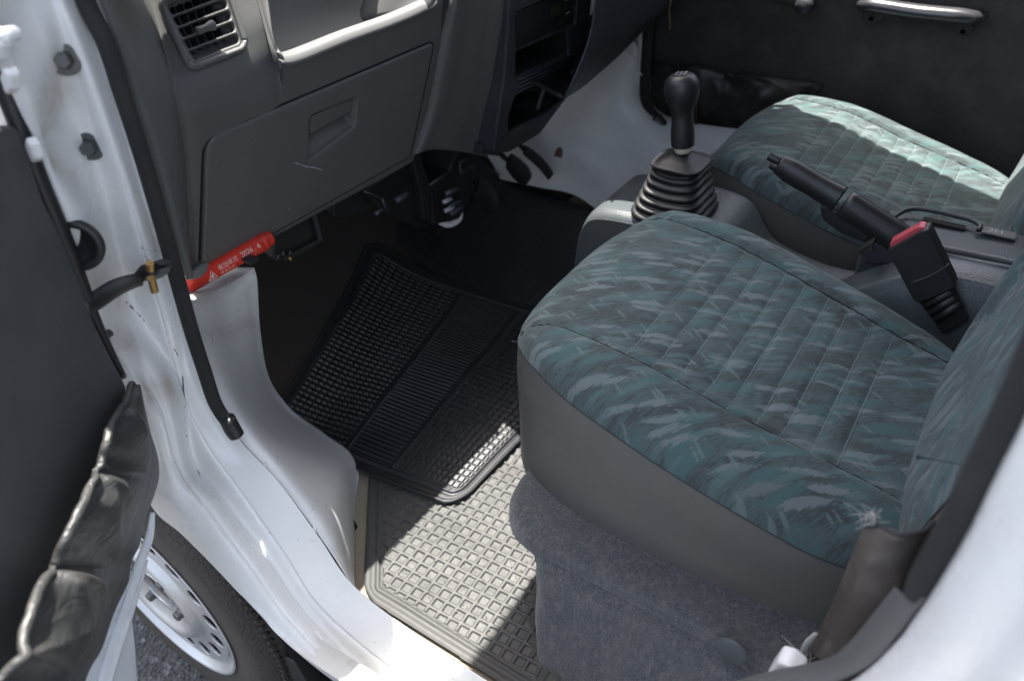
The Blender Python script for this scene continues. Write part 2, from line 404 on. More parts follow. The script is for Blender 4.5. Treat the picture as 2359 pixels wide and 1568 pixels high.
def groove(c, wdt): return np.exp(-((vv - c) / wdt) ** 2)
dep = -.0045 * groove(2.0, .06) * np.clip((uu - 2.6) / 1.2, 0, 1) \
      - .004 * groove(4.1, .12) * np.clip((uu - 4.5), 0, 1) - .0035 * groove(3.05, .08) * np.clip((uu - 5.5), 0, 1)
for (cu_, cv_, su, sv, am) in [(1.9, 3.6, .5, .55, -.012), (2.3, 4.6, .35, .5, -.012), (4.3, 5.0, .42, .6, -.016), (4.9, 4.25, .28, .4, -.010), (.9, 4.6, .5, .7, -.008), (3.2, 4.7, .35, .6, .006), (5.6, 4.9, .4, .5, -.008)]:
    dep = dep + am * np.exp(-((uu - cu_) / su) ** 2 - ((vv - cv_) / sv) ** 2)
du = np.gradient(G, axis=1); dv = np.gradient(G, axis=0); N = np.cross(du, dv); N /= np.linalg.norm(N, axis=2)[..., None]
if (N[80, 100] @ (CAM - G[80, 100])) < 0: N = -N
G = G + N * dep[..., None]
body = grid('door_frame', G, M['paint'], van, solid=.0012, label='dirty white painted door jamb and sill curving over the wheel arch')
st_ = 0 * (uu + vv)
for (cu_, cv_, su, sv, am) in [(1.2, 3.6, .35, .5, .6), (4.35, 4.2, .22, .45, .9), (4.95, 3.7, .20, .35, .9), (3.9, 3.9, .15, .3, .7), (2.2, 3.5, .3, .3, .5), (6.2, 4.0, .25, .3, .5), (1.75, 4.3, .22, .9, .8), (2.55, 4.5, .25, .5, .7), (4.35, 5.3, .30, .6, 1.0), (4.95, 4.45, .16, .30, 1.0), (5.1, 5.2, .35, .5, .8), (.6, 5.2, .6, .5, .5), (3.3, 5.3, .3, .4, 1.0), (5.9, 4.9, .3, .35, .7), (3.35, .9, .28, .7, .6)]:
    st_ = st_ + am * np.exp(-((uu - cu_) / su) ** 2 - ((vv - cv_) / sv) ** 2)
at_s = body.data.attributes.new('stain_shade', 'FLOAT', 'POINT'); at_s.data.foreach_set('value', np.clip(st_, 0, 1).ravel())
# folded lip of the wheel arch and dark well behind it
lip = np.array([G[-1], G[-1] + [-.002, .010, -.008], G[-1] + [-.006, .030, -.010]])
grid('arch_lip', lip, M['paint'], body, solid=.001)
grid('sill', np.array([G[:, -1], G[:, -1] + [.6, .0, 0], G[:, -1] + [1.2, 0, 0]]), M['paint'], body, solid=.0012)
wc = np.array([-.862, .262, .262])
mb = MB()
a = np.linspace(rad(-25), rad(205), 40)
ring = lambda r, y: np.array([[wc[0] + r * math.cos(t), y, wc[2] + r * math.sin(t)] for t in a])
Lw = np.array([ring(.352, .262), ring(.335, .29), ring(.31, .33), ring(.285, .42), ring(.275, .46), ring(.02, .47)])
grid('wheel_well', Lw, M['void'], van, solid=.001)
# hole, grommet, bolts, hinges and check strap on the jamb
def facing(p, q, r):
    n = np.cross(np.array(q) - p, np.array(r) - p); n /= np.linalg.norm(n); return n if n @ (CAM - p) > 0 else -n
def gpt(u, v): i = int(round(v / 6 * (nv - 1))); j = int(round(u / 11 * (nu - 1))); return G[i, j], N[i, j]
def nearest(px, py):
    d = ray(px, py); d = d / np.linalg.norm(d); W = G - CAM; t = W @ d; e = np.linalg.norm(W - t[..., None] * d, axis=2)
    i, j = np.unravel_index(np.argmin(e), e.shape); return G[i, j], N[i, j]
for px, py in ((149, 137), (208, 338)):
    p, n = nearest(px, py); n = n * .55 + np.array([.35, -.75, .2]); n /= np.linalg.norm(n)
    b = MB().lathe([(0, .002), (.0118, .002), (.0125, .0005), (.0125, -.004)], p + n * .001, n, 24)
    b.lathe([(0, .0105), (.0052, .0105), (.0062, .009), (.0064, .002), (.008, .002)], p + n * .001, n, 6)
    b.make('bolt', M['bolt'], body, smooth=False)
p, n = nearest(182, 562); n = np.array([.62, -.75, .12]); n /= np.linalg.norm(n)
p = p + n * .004
b = MB().lathe([(.0225, -.003), (.0235, .001), (.0225, .005), (.0175, .005), (.0155, .001), (.0145, -.002), (0, -.003)], p, n, 40)
b.make('grommet', M['rubber'], body)
# hinges, white painted
def hinge(pts, y, t):
    P = cv(Y, y, pts); MBh = MB().prism(P, np.array([-.004, -t, 0]))
    return MBh.make('hinge', M['paint'], body, smooth=False, bevel=.0025, seg=3)
hinge([(-20, 45), (12, 62), (36, 100), (32, 132), (6, 150), (-30, 150)], .262, .008)
hinge([(38, 150), (52, 168), (55, 200), (42, 216), (28, 170)], .262, .008)
hinge([(86, 310), (98, 330), (110, 362), (100, 372), (84, 330)], .262, .008)
hinge([(222, 760), (242, 766), (262, 795), (266, 822), (250, 838), (232, 812)], .272, .007)
hinge([(248, 840), (262, 842), (280, 868), (284, 890), (268, 880)], .272, .006)
p = at(237, 778, Y, .264); MB().lathe([(0, .003), (.003, .002), (.004, 0), (.004, -.01)], p, (.3, -.95, .1), 20).make('hinge_pin', M['bolt'], body)
p = at(8, 83, Y, .25); MB().lathe([(0, .002), (.004, .001), (.005, 0), (.005, -.01)], p, (.3, -.95, .1), 20).make('hinge_pin', M['paint'], body)
# check strap: rubber arm from the door to a bracket with a brass pin
P = np.array([at(195, 712, Y, .245), at(225, 690, Y, .262), at(265, 664, Y, .280), at(305, 648, Y, .295), at(328, 645, Y, .303)])
MB().tube(cr(P, 24), [.0085, .0095, .009, .0075, .006], 12, flat=.55, up=(0, 0, 1)).make('check_strap', M['black'], body)
mb = MB(); P = cv(Y, .303, [(305, 632), (322, 612), (352, 604), (372, 610), (371, 624), (352, 640), (328, 650), (306, 645)])
mb.prism(P, [0, .012, -.002]); mb.make('strap_bracket', M['black'], body, smooth=False, bevel=.0015)
P = cv(Y, .299, [(330, 640), (352, 630), (370, 618), (366, 632), (350, 643), (335, 647)])
MB().prism(P, [0, .010, -.004]).make('strap_bracket', M['bolt'], body, smooth=False, bevel=.001)
mb = MB(); a0, a1 = at(345, 606, Y, .292), at(347, 622, Y, .292); mb.tube([a0, a1], .0034, 14); a0, a1 = at(349, 640, Y, .292), at(357, 671, Y, .292); mb.tube([a0, a1], .0036, 14)
mb.make('strap_pin', M['brass'], body, smooth=False)
mb = MB()                                       # dark greasy dirt specks round the bracket
for k in range(230):
    ax_, ay_ = rng.normal(352, 17), rng.normal(600, 26)
    if 250 < ax_ < 384:
        p, n = nearest(ax_, ay_); r = abs(rng.normal(0, .0005)) + .0003; s1 = np.cross(n, [0, 0, 1.]); s1 /= np.linalg.norm(s1); s2 = np.cross(n, s1)
        q = p + s1 * rng.normal(0, .0025) + s2 * rng.normal(0, .0025) + n * .0004
        mb.add([q + r * (math.cos(t) * s1 + math.sin(t) * s2) * rng.uniform(.6, 1.3) for t in np.linspace(0, 6.28, 6)[:-1]], [(0, 1, 2, 3, 4)])
o = mb.make('grease_speck', M['seal'], body, smooth=False); o['kind'] = 'stuff'
# dark crack line of seam sealer down the jamb
sg = []
for px, py in [(250,577),(256,620),(264,654),(285,690),(312,717),(340,742),(367,761),(400,801),(412,825),(420,860),(424,941),(424,985),(430,1010),(437,1037),(447,1070),(461,1098)]:
    p, n = nearest(px, py); d = ray(px, py); t = n @ (p - CAM) / (n @ d); sg.append(CAM + d * t + n * .0004)
sg = cr(np.array(sg), 90)
MB().tube(sg, np.abs(rng.normal(.0006, .0003, 90)) + .0002, 5).make('seam_sealer', M['seam'], body)
# ------------------------------------------------------------------ weatherstrip on the flange
P = cv(Y, .338, [(150,-160),(197,0),(246,103),(283,217),(335,380),(387,562),(412,655),(441,760),(470,850),(497,930),(533,985)])
wsb = MB().tube(cr(P, 120), .0088, 14, flat=.8)
ws = wsb.make('weatherstrip', M['seal'], van, label='black rubber door seal running down the passenger pillar')
P = cv(Y, .338, [(523, 962), (533, 983), (545, 1002), (549, 1008)])
MB().tube(cr(P, 14), [.0104, .0110, .0110, .0100, .0060], 18, flat=.8).make('end_cap', M['black'], ws)
# ------------------------------------------------------------------ white inner wheel housing (passenger side)
def hump(sgn=None):
    h0 = cv(Y, .347, [(438,692),(446,722),(474,850),(515,950),(560,1018),(640,1103),(736,1232),(790,1310),(826,1372)])
    h1 = cv(Y, [.37,.375,.375,.375,.372,.37,.368,.366,.364], [(456,686),(468,716),(500,830),(545,925),(590,995),(668,1085),(752,1195),(796,1285),(822,1358)])
    h2 = cv(Y, [.43,.435,.44,.445,.445,.44,.43,.41,.38], [(504,668),(515,704),(540,800),(575,890),(625,970),(705,1050),(775,1130),(806,1240),(819,1350)])
    h3 = cv(Y, [.48,.485,.495,.505,.52,.525,.515,.47,.39], [(556,638),(569,668),(583,770),(605,870),(655,948),(732,1008),(800,1070),(815,1180),(818,1345)])
    h4 = cv(Y, [.50,.505,.515,.53,.545,.555,.545,.49,.395], [(586,616),(594,652),(601,765),(622,872),(675,945),(748,998),(815,1055),(822,1170),(818,1348)])
    H_ = surf([h0, h1, h2, h3, h4], 80, 60)
    back = H_[:, :1] + np.array([-.13, .02, -.05]); H_ = np.concatenate([back, H_], 1); h4 = H_[-1]
    h5 = h4.copy(); h5[:, 1] -= .075 * np.clip((h4[:, 2] - .40) / .3, 0, 1); h5[:, 2] = np.minimum(h5[:, 2] - .03, .43)
    h6 = h5.copy(); h6[:, 2] = .36; h6[:, 1] += .004
    h5 = h4.copy(); h5[:, 2] -= .02; h5[:, 1] += .003; return H_, np.array([h4, h5, h6])[:, 48:]
H, HW = hump()
hp = grid('wheel_housing', H, M['paint2'], van, solid=.001, label='scuffed white inner wheel housing beside the passenger footwell')
grid('housing_wall', HW, M['paint2'], hp, solid=.001)
ju = np.arange(H.shape[1])[None, :]; iv = np.arange(H.shape[0])[:, None]
sh_st = np.clip(.85 * np.exp(-((ju - 1) / 6.5) ** 2) + .5 * np.exp(-((ju - 14 - .1 * iv) / 1.6) ** 2) + .35 * np.exp(-((ju - 66) / 8) ** 2 - ((iv - 10) / 8) ** 2), 0, 1) + 0 * iv  # dirt, with the shade just below the flare painted in too
a_h = hp.data.attributes.new('stain_shade', 'FLOAT', 'POINT'); a_h.data.foreach_set('value', sh_st.ravel())
HN = np.cross(np.gradient(H, axis=1), np.gradient(H, axis=0)); HN /= np.linalg.norm(HN, axis=2)[..., None]
def hn(px, py):
    d = ray(px, py); d = d / np.linalg.norm(d); W = H - CAM; t = W @ d; e = np.linalg.norm(W - t[..., None] * d, axis=2)
    i, j = np.unravel_index(np.argmin(e), e.shape); n = HN[i, j]; return H[i, j], (n if n @ (CAM - H[i, j]) > 0 else -n)
for px, py in ((609, 1064), (700, 1228)):
    p, n = hn(px, py); MB().lathe([(0, .0012), (.002, .001), (.0035, 0)], p, n, 14).make('spot_weld', M['paint2'], hp)
sc = []
for k in range(26):                                # thin scuffs
    px, py = random.choice([(500, 790), (530, 720), (575, 700), (720, 1150), (740, 1180), (780, 1250), (690, 1090), (650, 1060)]); px += random.gauss(0, 14); py += random.gauss(0, 20)
    p, n = hn(px, py); dd = np.cross(n, [rng.normal(), rng.normal(), 2]); dd /= np.linalg.norm(dd); L = rng.uniform(.001, .004)
    sc.append((p - dd * L + n * .0002, p + n * .0004, p + dd * L + n * .0002))
mb = MB(); [mb.tube(s, .00012, 4) for s in sc]; o = mb.make('scuff_mark', M['seam'], hp); o['kind'] = 'stuff'

# ------------------------------------------------------------------ floor
mb = MB().box((-.35, .99, .345), (1.9, 1.36, .05))
fl = mb.make('floor_panel', M['beige'], van, smooth=False, bevel=.004, label='textured beige vinyl cabin floor')
# toe board rising to the front, dark carpet
tb = [np.array([[x, y, z] for y in (.36, .7, .98, 1.2, 1.42, 1.62)]) for x, z in ((-.86, .371), (-.95, .377), (-1.03, .405), (-1.10, .455), (-1.18, .54), (-1.27, .70), (-1.30, 1.02))]
grid('toe_board', surf(tb, 40, 40), M['toe'], van, solid=.002, label='brown carpeted toe board under the dashboard')
# front bulkhead stop for the transmission hump
T = [np.array([[x, 1.17 + .13 * math.cos(t) * s, .372 + h * math.sin(t)] for t in np.linspace(0, math.pi, 16)]) for x, h, s in ((-1.28, .26, 1.0), (-1.18, .20, .9), (-1.12, .11, .8), (-1.09, .06, .6))]
grid('floor_hump', surf(T, 30, 24), M['toe'], van, solid=.002)
# ================================================================== dashboard
DF = ((-.690, 0, .95), (1, 0, -.35))
DU = ((-.674, 0, .995), (1, 0, .50))                 # the fascia leans back to the windscreen above the lip
def cvf(pts, off=0):
    out = []
    for p, q in zip(cvp(DF, pts, off), cvp(DU, pts, off)): out.append(p if p[0] < q[0] else q)
    return np.array(out)
dash = empty('dashboard', parent=van, label='grey moulded plastic dashboard on the passenger side')
L0 = cv(Y, .352, [(160,-160),(217,-20),(264,110),(301,228),(353,386),(404,570),(432,642)])
L1 = cv(Y, [.36]*7, [(185,-160),(243,-20),(292,105),(332,225),(378,380),(420,550),(441,638)])
cA = cvf([(250,-160),(318,-20),(362,100),(393,225),(418,370),(428,500),(432,633)], .002)
cA2 = cvf([(300,-160),(350,-20),(382,100),(408,225),(430,370),(438,500),(446,631)], -.004)
cB = cvf([(400,-160),(430,-20),(445,100),(458,225),(465,360),(466,500),(467,628)], 0)
cC = cvf([(540,-160),(560,-20),(570,90),(572,200),(566,330),(562,450),(558,580)], 0)
cD = cvf([(560,-160),(592,-20),(618,75),(622,190),(616,310),(608,430),(602,556)], 0)
cE = cvp(DF, [(632,112),(637,124),(642,145),(646,220),(644,310),(640,420),(634,540)], 0)
cF = cvp(DF, [(662,135),(663,142),(664,156),(668,230),(668,300),(664,400),(655,530)], 0)
cG = cvp(DF, [(800,86),(800,95),(800,112),(802,190),(800,270),(792,360),(780,463)], 0)
cH = cvp(DF, [(980,16),(981,26),(982,46),(985,115),(975,200),(960,290),(936,378)], 0)
cI = cvp(DF, [(1020,-20),(1018,0),(1015,30),(1010,110),(992,200),(975,280),(950,355)], 0)
cE[0] += [-.006, 0, -.002]; cF[0] += [-.010, 0, 0]; cG[0] += [-.010, 0, 0]; cH[0] += [-.010, 0, 0]
def colsurf(cols, nu, nv): return surf(cols, nu, nv)
FS = colsurf([L0, L1, cA, cA2, cB, cC, cD, cE, cF, cG, cH, cI], 120, 220)
gbx = [(492, 330), (990, 118), (938, 352), (482, 615)]
cx_ = CAM + 0
Wf = (FS - CAM) @ ROT; PX = 1180 - Wf[..., 0] / Wf[..., 2] * F; PY = 784 + Wf[..., 1] / Wf[..., 2] * F
ins = np.ones(PX.shape, bool)
for (xa, ya), (xb, yb) in zip(gbx, gbx[1:] + gbx[:1]): ins &= ((xb - xa) * (PY - ya) - (yb - ya) * (PX - xa)) > 0
FS[..., 0] -= .045 * ins
ins = np.ones(PX.shape, bool); vbx = [(385, 22), (512, -30), (552, 100), (446, 142)]
for (xa, ya), (xb, yb) in zip(vbx, vbx[1:] + vbx[:1]): ins &= ((xb - xa) * (PY - ya) - (yb - ya) * (PX - xa)) > 0
FS[..., 0] -= .055 * ins
fascia = grid('fascia', FS, M['dash'], dash, solid=.0025, label='moulded grey fascia panel around the glovebox')
# tray: lip rolls over into a deep pocket
lipP = cvf( [(600,-120),(618,20),(628,85),(645,125),(672,138),(800,88),(900,52),(970,22),(1005,0),(1030,-60)], 0)
lipP = cr(lipP, 60)
rows = [lipP + o_ for o_ in ([.0015,0,-.005], [.0015,0,-.002], [-.002,0,.002], [-.006,0,.0035], [-.014,0,.004], [-.021,0,-.001], [-.026,0,-.012], [-.045,0,-.030], [-.10,0,-.035], [-.14,0,-.01], [-.165,0,.03], [-.21,0,.11])]
grid('tray', np.array([cr(np.array(rows)[:, j], 40) for j in range(60)]).transpose(1, 0, 2), M['dash'], dash, solid=.002, label='open storage tray with a sunlit rounded lip')
# the scooped end of the tray (towards the centre)
e0 = np.array([at(1005, -5, X, -.655), at(960, -10, X, -.70), at(905, -30, X, -.74), at(860, -60, X, -.8)])
e1 = np.array([at(995, 15, X, -.665), at(935, 30, X, -.71), at(880, 40, X, -.75), at(820, 50, X, -.8)])
grid('tray', surf([e0, e1], 20, 6), M['dash'], dash, solid=.002)
# upper top surface of the dash going forward to the windscreen
for y0_, y1_, pr_ in ((.34, .91, ((-.80, 1.155), (-.85, 1.155), (-1.0, 1.12), (-1.32, 1.06))), (.90, 1.71, ((-.70, 1.085), (-.74, 1.105), (-.85, 1.11), (-1.2, 1.10), (-1.32, 1.06)))):
    tp = np.array([[[x, y, z] for y in np.linspace(y0_, y1_, 12)] for x, z in pr_])
    grid('dash_top', tp, M['dash'], dash, solid=.01)
MB().box((-.662, .43, 1.185), (.116, .16, .15)).make('unseen_sun_block', M['dash'], dash, smooth=False, bevel=.02, seg=3)  # unseen box added to keep sun off the sill and wheel housing
# vertical closing behind the tray
# ---------------- air vent
V0 = cvp(DF, [(372, 12), (470, -30), (520, 8), (566, 112), (440, 158)], .0)
vent = plate('air_vent', (np.array(DF[0]) + .004 * np.array(DF[1]), DF[1]), [(366, 4), (512, -40), (567, 112), (440, 160)],
             [[(386, 52), (530, -10), (537, 11), (395, 72)][::1]] and [], .012, M['dash2'], None) if False else None
VP = (np.array(DU[0]) + np.array([.0055, 0, .0028]), DU[1])
def lerp2(a, b, t): return (a[0] + (b[0] - a[0]) * t, a[1] + (b[1] - a[1]) * t)
TL, TR, BR, BL = (366, 6), (516, -48), (568, 110), (438, 160)
def q_(u, v):                                    # inside the vent quad
    return lerp2(lerp2(TL, TR, u), lerp2(BL, BR, u), v)
holes = []
for k in range(5):
    v0, v1 = .085 + k * .170, .085 + k * .170 + .135
    if k == 0: v0 = .07
    holes.append([q_(.09, v0), q_(.93, v0), q_(.93, v1), q_(.09, v1)])
vent = plate('air_vent', VP, [TL, TR, BR, BL], holes, .010, M['dash'], dash, bevel=.0016, r=.014, hr=.0055, label='louvred air vent in a rounded frame')
mb = MB()
n_ = np.array([1, 0, .50]) / math.hypot(1, .50)
for k in range(6):                               # thin vertical vanes behind
    u = .17 + k * .132; a_, b_ = on(*q_(u, .03), VP), on(*q_(u, .95), VP)
    mb.prism([a_ - n_ * .016, b_ - n_ * .016, b_ - n_ * .036, a_ - n_ * .036], [0, .0016, 0])
mb.make('vane', M['dash2'], vent, smooth=False)
a_, b_, c_, d_ = [on(*p, VP) for p in (TL, TR, BR, BL)]
mb = MB().prism([x - n_ * .040 for x in (a_, b_, c_, d_)], -n_ * .006)
Wf = (FS - CAM) @ ROT; PX = 1180 - Wf[..., 0] / Wf[..., 2] * F; PY = 784 + Wf[..., 1] / Wf[..., 2] * F
mb.make('duct', M['void'], vent, smooth=False)
k0, k1 = on(452, 75, VP) + n_ * .004, on(485, 62, VP) + n_ * .004
mb = MB(); mb.tube(cr([k0 - (k1 - k0) * .1, k0, (k0 + k1) / 2, k1, k1 + (k1 - k0) * .1], 16), [.0025, .0040, .0032, .0052, .0042], 14)
mb.make('vent_knob', M['dash'], vent)
rim = cr(np.array([on(*p, VP) for p in roundpoly([TL, TR, BR, BL], 22, 6)]), 80, closed=True)
MB().tube(np.vstack([rim, rim[:2]]) + n_ * .001, .0032, 8, cap=False).make('vent_rim', M['dash'], vent)
# ---------------- glovebox lid with a recessed pull
GP = (np.array(DF[0]) + np.array([.0055, 0, -.0019]), DF[1])
hole = [(716, 268), (823, 226), (819, 292), (712, 372)]
mbd = MB()
for k in range(70):                              # dust specks on the dashboard plastic
    dx, dy = rng.uniform(430, 1000), rng.uniform(130, 560)
    if dy > 640 - (dx - 430) * .55 or dy < 330 - (dx - 430) * .42: continue
    c_ = on(dx, dy, GP) + np.array([.0004, 0, 0]); r_ = rng.uniform(.0002, .0006)
    mbd.add([c_ + r_ * np.array([0, math.cos(t) * rng.uniform(.5, 1.6), math.sin(t)]) for t in np.linspace(0, 6.28, 6)[:-1]], [(0, 1, 2, 3, 4)])
dus = mbd.make('dust_speck', M['grey_ink'], dash, smooth=False); dus['kind'] = 'stuff'
gl = plate('glovebox', GP, [(478, 322), (1003, 98), (947, 362), (468, 632)], [hole], .008, M['dash'], dash, bevel=.0035, r=[.020, .012, .006, .010], hr=.005, label='closed glovebox lid with a scratch below its handle')
n_ = np.array([1, 0, -.35]) / math.hypot(1, .35)
grp = np.array([on(*p, GP) for p in [(478, 322), (1003, 98), (947, 362), (468, 632)]])
mb = MB(); R_ = roundpoly(grp, [.022, .014, .008, .012], 6); cen = R_.mean(0)
R2 = cen + (R_ - cen) * 1.012
mb.tube(np.vstack([R2, R2[:1]]) - n_ * .0035, .0016, 6, cap=False); mb.make('lid_gap', M['void'], gl, smooth=False)
hh = np.array([on(*p, GP) for p in hole])
def mixq(a, b, t): return a * (1 - t) + b * t
i0 = hh - n_ * .002
rowsH = []
for t, dpt in ((0, .003), (.03, .010), (.20, .016), (.42, .018), (.5, .022), (.56, .026), (.72, .020), (.9, .008), (1.0, .002)):
    l_, r_ = mixq(i0[0], i0[3], t), mixq(i0[1], i0[2], t)
    rowsH.append([l_ - n_ * .001] + [mixq(l_, r_, s) - n_ * dpt for s in (.03, .2, .5, .8, .97)] + [r_ - n_ * .001])
grid('pull_recess', np.array([cr(np.array(r), 24) for r in rowsH]), M['dash'], gl, solid=.001)
hp_ = [mixq(hh[0], hh[3], .06) + (hh[1] - hh[0]) * .06, mixq(hh[1], hh[2], .06) - (hh[1] - hh[0]) * .04, mixq(hh[1], hh[2], .50) - (hh[1] - hh[0]) * .04, mixq(hh[0], hh[3], .46) + (hh[1] - hh[0]) * .06]
MB().prism([p - n_ * .0045 for p in hp_], -n_ * .004).make('handle', M['dash'], gl, smooth=False, bevel=.002)
pts = [on(*p, GP) + n_ * .0003 for p in [(676, 376), (690, 378), (700, 382), (712, 385), (722, 386), (734, 389), (742, 392)]]
mb = MB(); mb.tube(cr(pts, 30), np.abs(rng.normal(.0006, .0004, 30)) + .0002, 5, flat=.3); mb.make('scratch', M['grey_ink'], gl)
# ---------------- grey side panel between glovebox and centre stack
r1 = cvf( [(1062,-120),(1040,-20),(1022,60),(1010,110),(990,220),(968,300),(946,356)], .001)
r2 = cvp(DF, [(1075,-120),(1058,-20),(1045,60),(1034,120),(1014,220),(990,300),(966,354)], .012)
r3 = cvp(DF, [(1100,-120),(1085,-20),(1075,60),(1066,130),(1048,220),(1022,290),(996,345)], .012)
r4 = cvp(DF, [(1140,-120),(1128,-20),(1118,60),(1108,140),(1095,230),(1080,300),(1060,350)], .018)
r5 = cvp(DF, [(1172,-120),(1167,-20),(1163,60),(1156,140),(1148,230),(1138,300),(1124,362)], .026)
r6 = cvp(DF, [(1176,-120),(1171,-20),(1167,60),(1160,140),(1152,230),(1142,300),(1128,361)], .014)
r6 = r6 + [-.03, .004, 0]
grid('side_panel', surf([r1, r2, r3, r4, r5, r6], 60, 60), M['dash'], dash, solid=.002, label='grey curved trim panel right of the glovebox')
# ---------------- centre stack
SP = ((-.650, 0, .95), (1, 0, -.26))
nS = np.array(SP[1]) / np.linalg.norm(SP[1])
st = empty('centre_stack', parent=van, label='dark centre stack with radio and two open storage slots')
outer = [(1176, -60), (1172, 60), (1160, 200), (1137, 350), (1172, 353), (1245, 309), (1296, 240), (1338, 150), (1352, 100), (1372, -60)]
slotA = [(1191, 176), (1310, 72), (1312, 125), (1188, 260)]
slotA = [(1192, 122+52), (1309, 68), (1312, 127), (1190, 176)]
radio = [(1192, 33), (1328, -22), (1322, 52), (1191, 112)]
slotA = [(1191, 118), (1308, 68), (1313, 126), (1189, 178)]
slotB = [(1188, 222), (1330, 140), (1303, 228), (1262, 262), (1172, 306), (1173, 268)]
face = plate('stack_face', SP, outer, [[(1190, 30), (1333, -34), (1327, 55), (1191, 114)], slotA, slotB], .010, M['dash2'], st, bevel=.003, r=.008, hr=.004, label='dark moulded frame of the centre stack')
for nm, S_ in (('storage_slot', slotA), ('storage_slot', slotB)):
    P = np.array([on(*p, SP) for p in S_]); c_ = P.mean(0); P = c_ + (P - c_) * 1.03
    mb = MB(); k = len(P); B_ = P + np.array([-.11, 0, .0]); 
    mb.add(list(P - nS * .009) + list(B_), [tuple(range(2 * k - 1, k - 1, -1))] + [(i, (i + 1) % k, k + (i + 1) % k, k + i) for i in range(k)])
    mb.make(nm, M['void'] if S_ is slotA else M['black'], st, smooth=False)
for i in range(4):                               # ribs under the upper slot
    a_, b_ = on(1193, 184 + i * 9, SP) + nS * .001, on(1322, 130 + i * 8, SP) + nS * .001
    MB().tube([a_, b_], .0014, 6).make('ridge', M['dash2'], st)
a_, b_ = on(1268, 178, SP) - nS * .004, on(1242, 255, SP) - nS * .004    # strut in the lower slot
MB().tube(cr([a_, on(1262, 200, SP) - nS * .006, b_], 12), .004, 8).make('strut', M['dash2'], st)
# radio
RP = (np.array(SP[0]) - nS * .004, SP[1])
rd = plate('radio', RP, [(1191, 31), (1332, -33), (1326, 56), (1192, 113)], [], .03, M['black'], st, bevel=.0012, r=.002, label='black car radio with speaker mesh and tiny white markings')
def rq(u, v): return lerp2(lerp2((1191, 31), (1332, -33), u), lerp2((1192, 113), (1326, 56), u), v)
mb = MB()
for i in range(26):
    for j in range(18):
        u, v = .03 + i * .0172, .06 + j * .048
        p = on(*rq(u, v), RP) + nS * .0004; mb.lathe([(0, .0003), (.00085, 0)], p, nS, 5)
mb.make('speaker_mesh', M['dash2'], rd, smooth=False)
def rbox(u0, u1, v0, v1, h, m_, nm):
    P = [on(*rq(u, v), RP) for u, v in ((u0, v0), (u1, v0), (u1, v1), (u0, v1))]
    return MB().prism(P, nS * h).make(nm, m_, rd, smooth=False, bevel=.0004)
M['lcd'] = plain('olive_display', (.045, .045, .02), .3)
rbox(.55, .73, .25, .55, .0006, M['lcd'], 'display')
for i in range(5): rbox(.53 + i * .062, .575 + i * .062, .78, .93, .0022, M['black'], 'preset_button')
for i in range(2):
    for j in range(3): rbox(.80 + i * .095, .875 + i * .095, .12 + j * .26, .28 + j * .26, .0018, M['black'], 'radio_button')
for (u, v, s_) in ((.765, .10, 'VOL'), (.765, .24, 'BAND'), (.80, .60, 'RADIO'), (.93, .52, '1'), (.93, .78, '2')):
    P0, P1, P2 = on(*rq(u, v), RP), on(*rq(u + .1, v), RP), on(*rq(u, v - .1), RP)
    ux = (P1 - P0) / np.linalg.norm(P1 - P0); uy = np.cross(nS, ux)
    fc = bpy.data.curves.new('marking', 'FONT'); fc.body = s_; fc.size = .0042; fc.extrude = .0001
    o = linkobj(bpy.data.objects.new('marking', fc), rd); fc.materials.append(M['grey_ink'])
    o.matrix_world = Matrix([[ux[i], uy[i], nS[i], (P0 + nS * .0026)[i]] for i in range(3)] + [[0, 0, 0, 1]])
# sides of the stack going forward
P = [on(*p, SP) - nS * .008 for p in outer]
mb = MB(); k = len(P); B_ = [p + np.array([-.14, 0, .01]) for p in P]
mb.add(P + B_, [(i, (i + 1) % k, k + (i + 1) % k, k + i) for i in range(k)])
mb.make('stack_side', M['dash2'], st, smooth=False)
# lower valance and bracket below the stack
mb = MB(); P = [on(*p, SP) - nS * .03 for p in [(1140, 352), (1172, 352), (1242, 312), (1262, 292), (1284, 262), (1300, 238), (1298, 252), (1282, 282), (1262, 294), (1240, 290), (1165, 345), (1180, 372), (1142, 372)]]
P = [on(*p, SP) - nS * .02 for p in [(1132, 345), (1172, 345), (1296, 232), (1280, 272), (1262, 293), (1248, 288), (1180, 334), (1172, 372), (1130, 366)]]
mb.prism(P, [-.05, 0, 0]); mb.make('lower_valance', M['dash2'], st, smooth=False, bevel=.002)

# ---------------- steering column cover / driver side dash
dd = empty('driver_dash', parent=van, label='dark underside of the dashboard on the driver side')
c0 = np.array([on(x, y, ((-.60, 0, .9), (1, 0, -.2))) for x, y in [(1374,-90),(1372,-20),(1362,60),(1345,120),(1318,185),(1300,225)]])
c1 = cv(Y, 1.20, [(1410,-90),(1408,-20),(1405,50),(1395,100),(1370,150),(1345,195)])
c2 = cv(Y, 1.34, [(1460,-90),(1460,-30),(1460,20),(1455,60),(1440,95),(1420,130)])
c3 = cv(Y, 1.48, [(1520,-90),(1520,-40),(1520,0),(1515,25),(1500,45),(1488,62)])
c4 = cv(Y, 1.60, [(1575,-90),(1572,-60),(1570,-40),(1565,-20),(1560,-5),(1550,5)])
grid('under_cover', surf([c0, c1, c2, c3, c4], 40, 60), M['dash2'], dd, solid=.003)
c5 = np.array([p + [-.10, 0, .03] for p in (c0[-1], c1[-1], c2[-1], c3[-1], c4[-1])])
c6 = np.array([c0[-1], c1[-1], c2[-1], c3[-1], c4[-1]])
grid('under_cover', surf([c6, c5 - [-.05, 0, .015], c5], 30, 12), M['black'], dd, solid=.003)
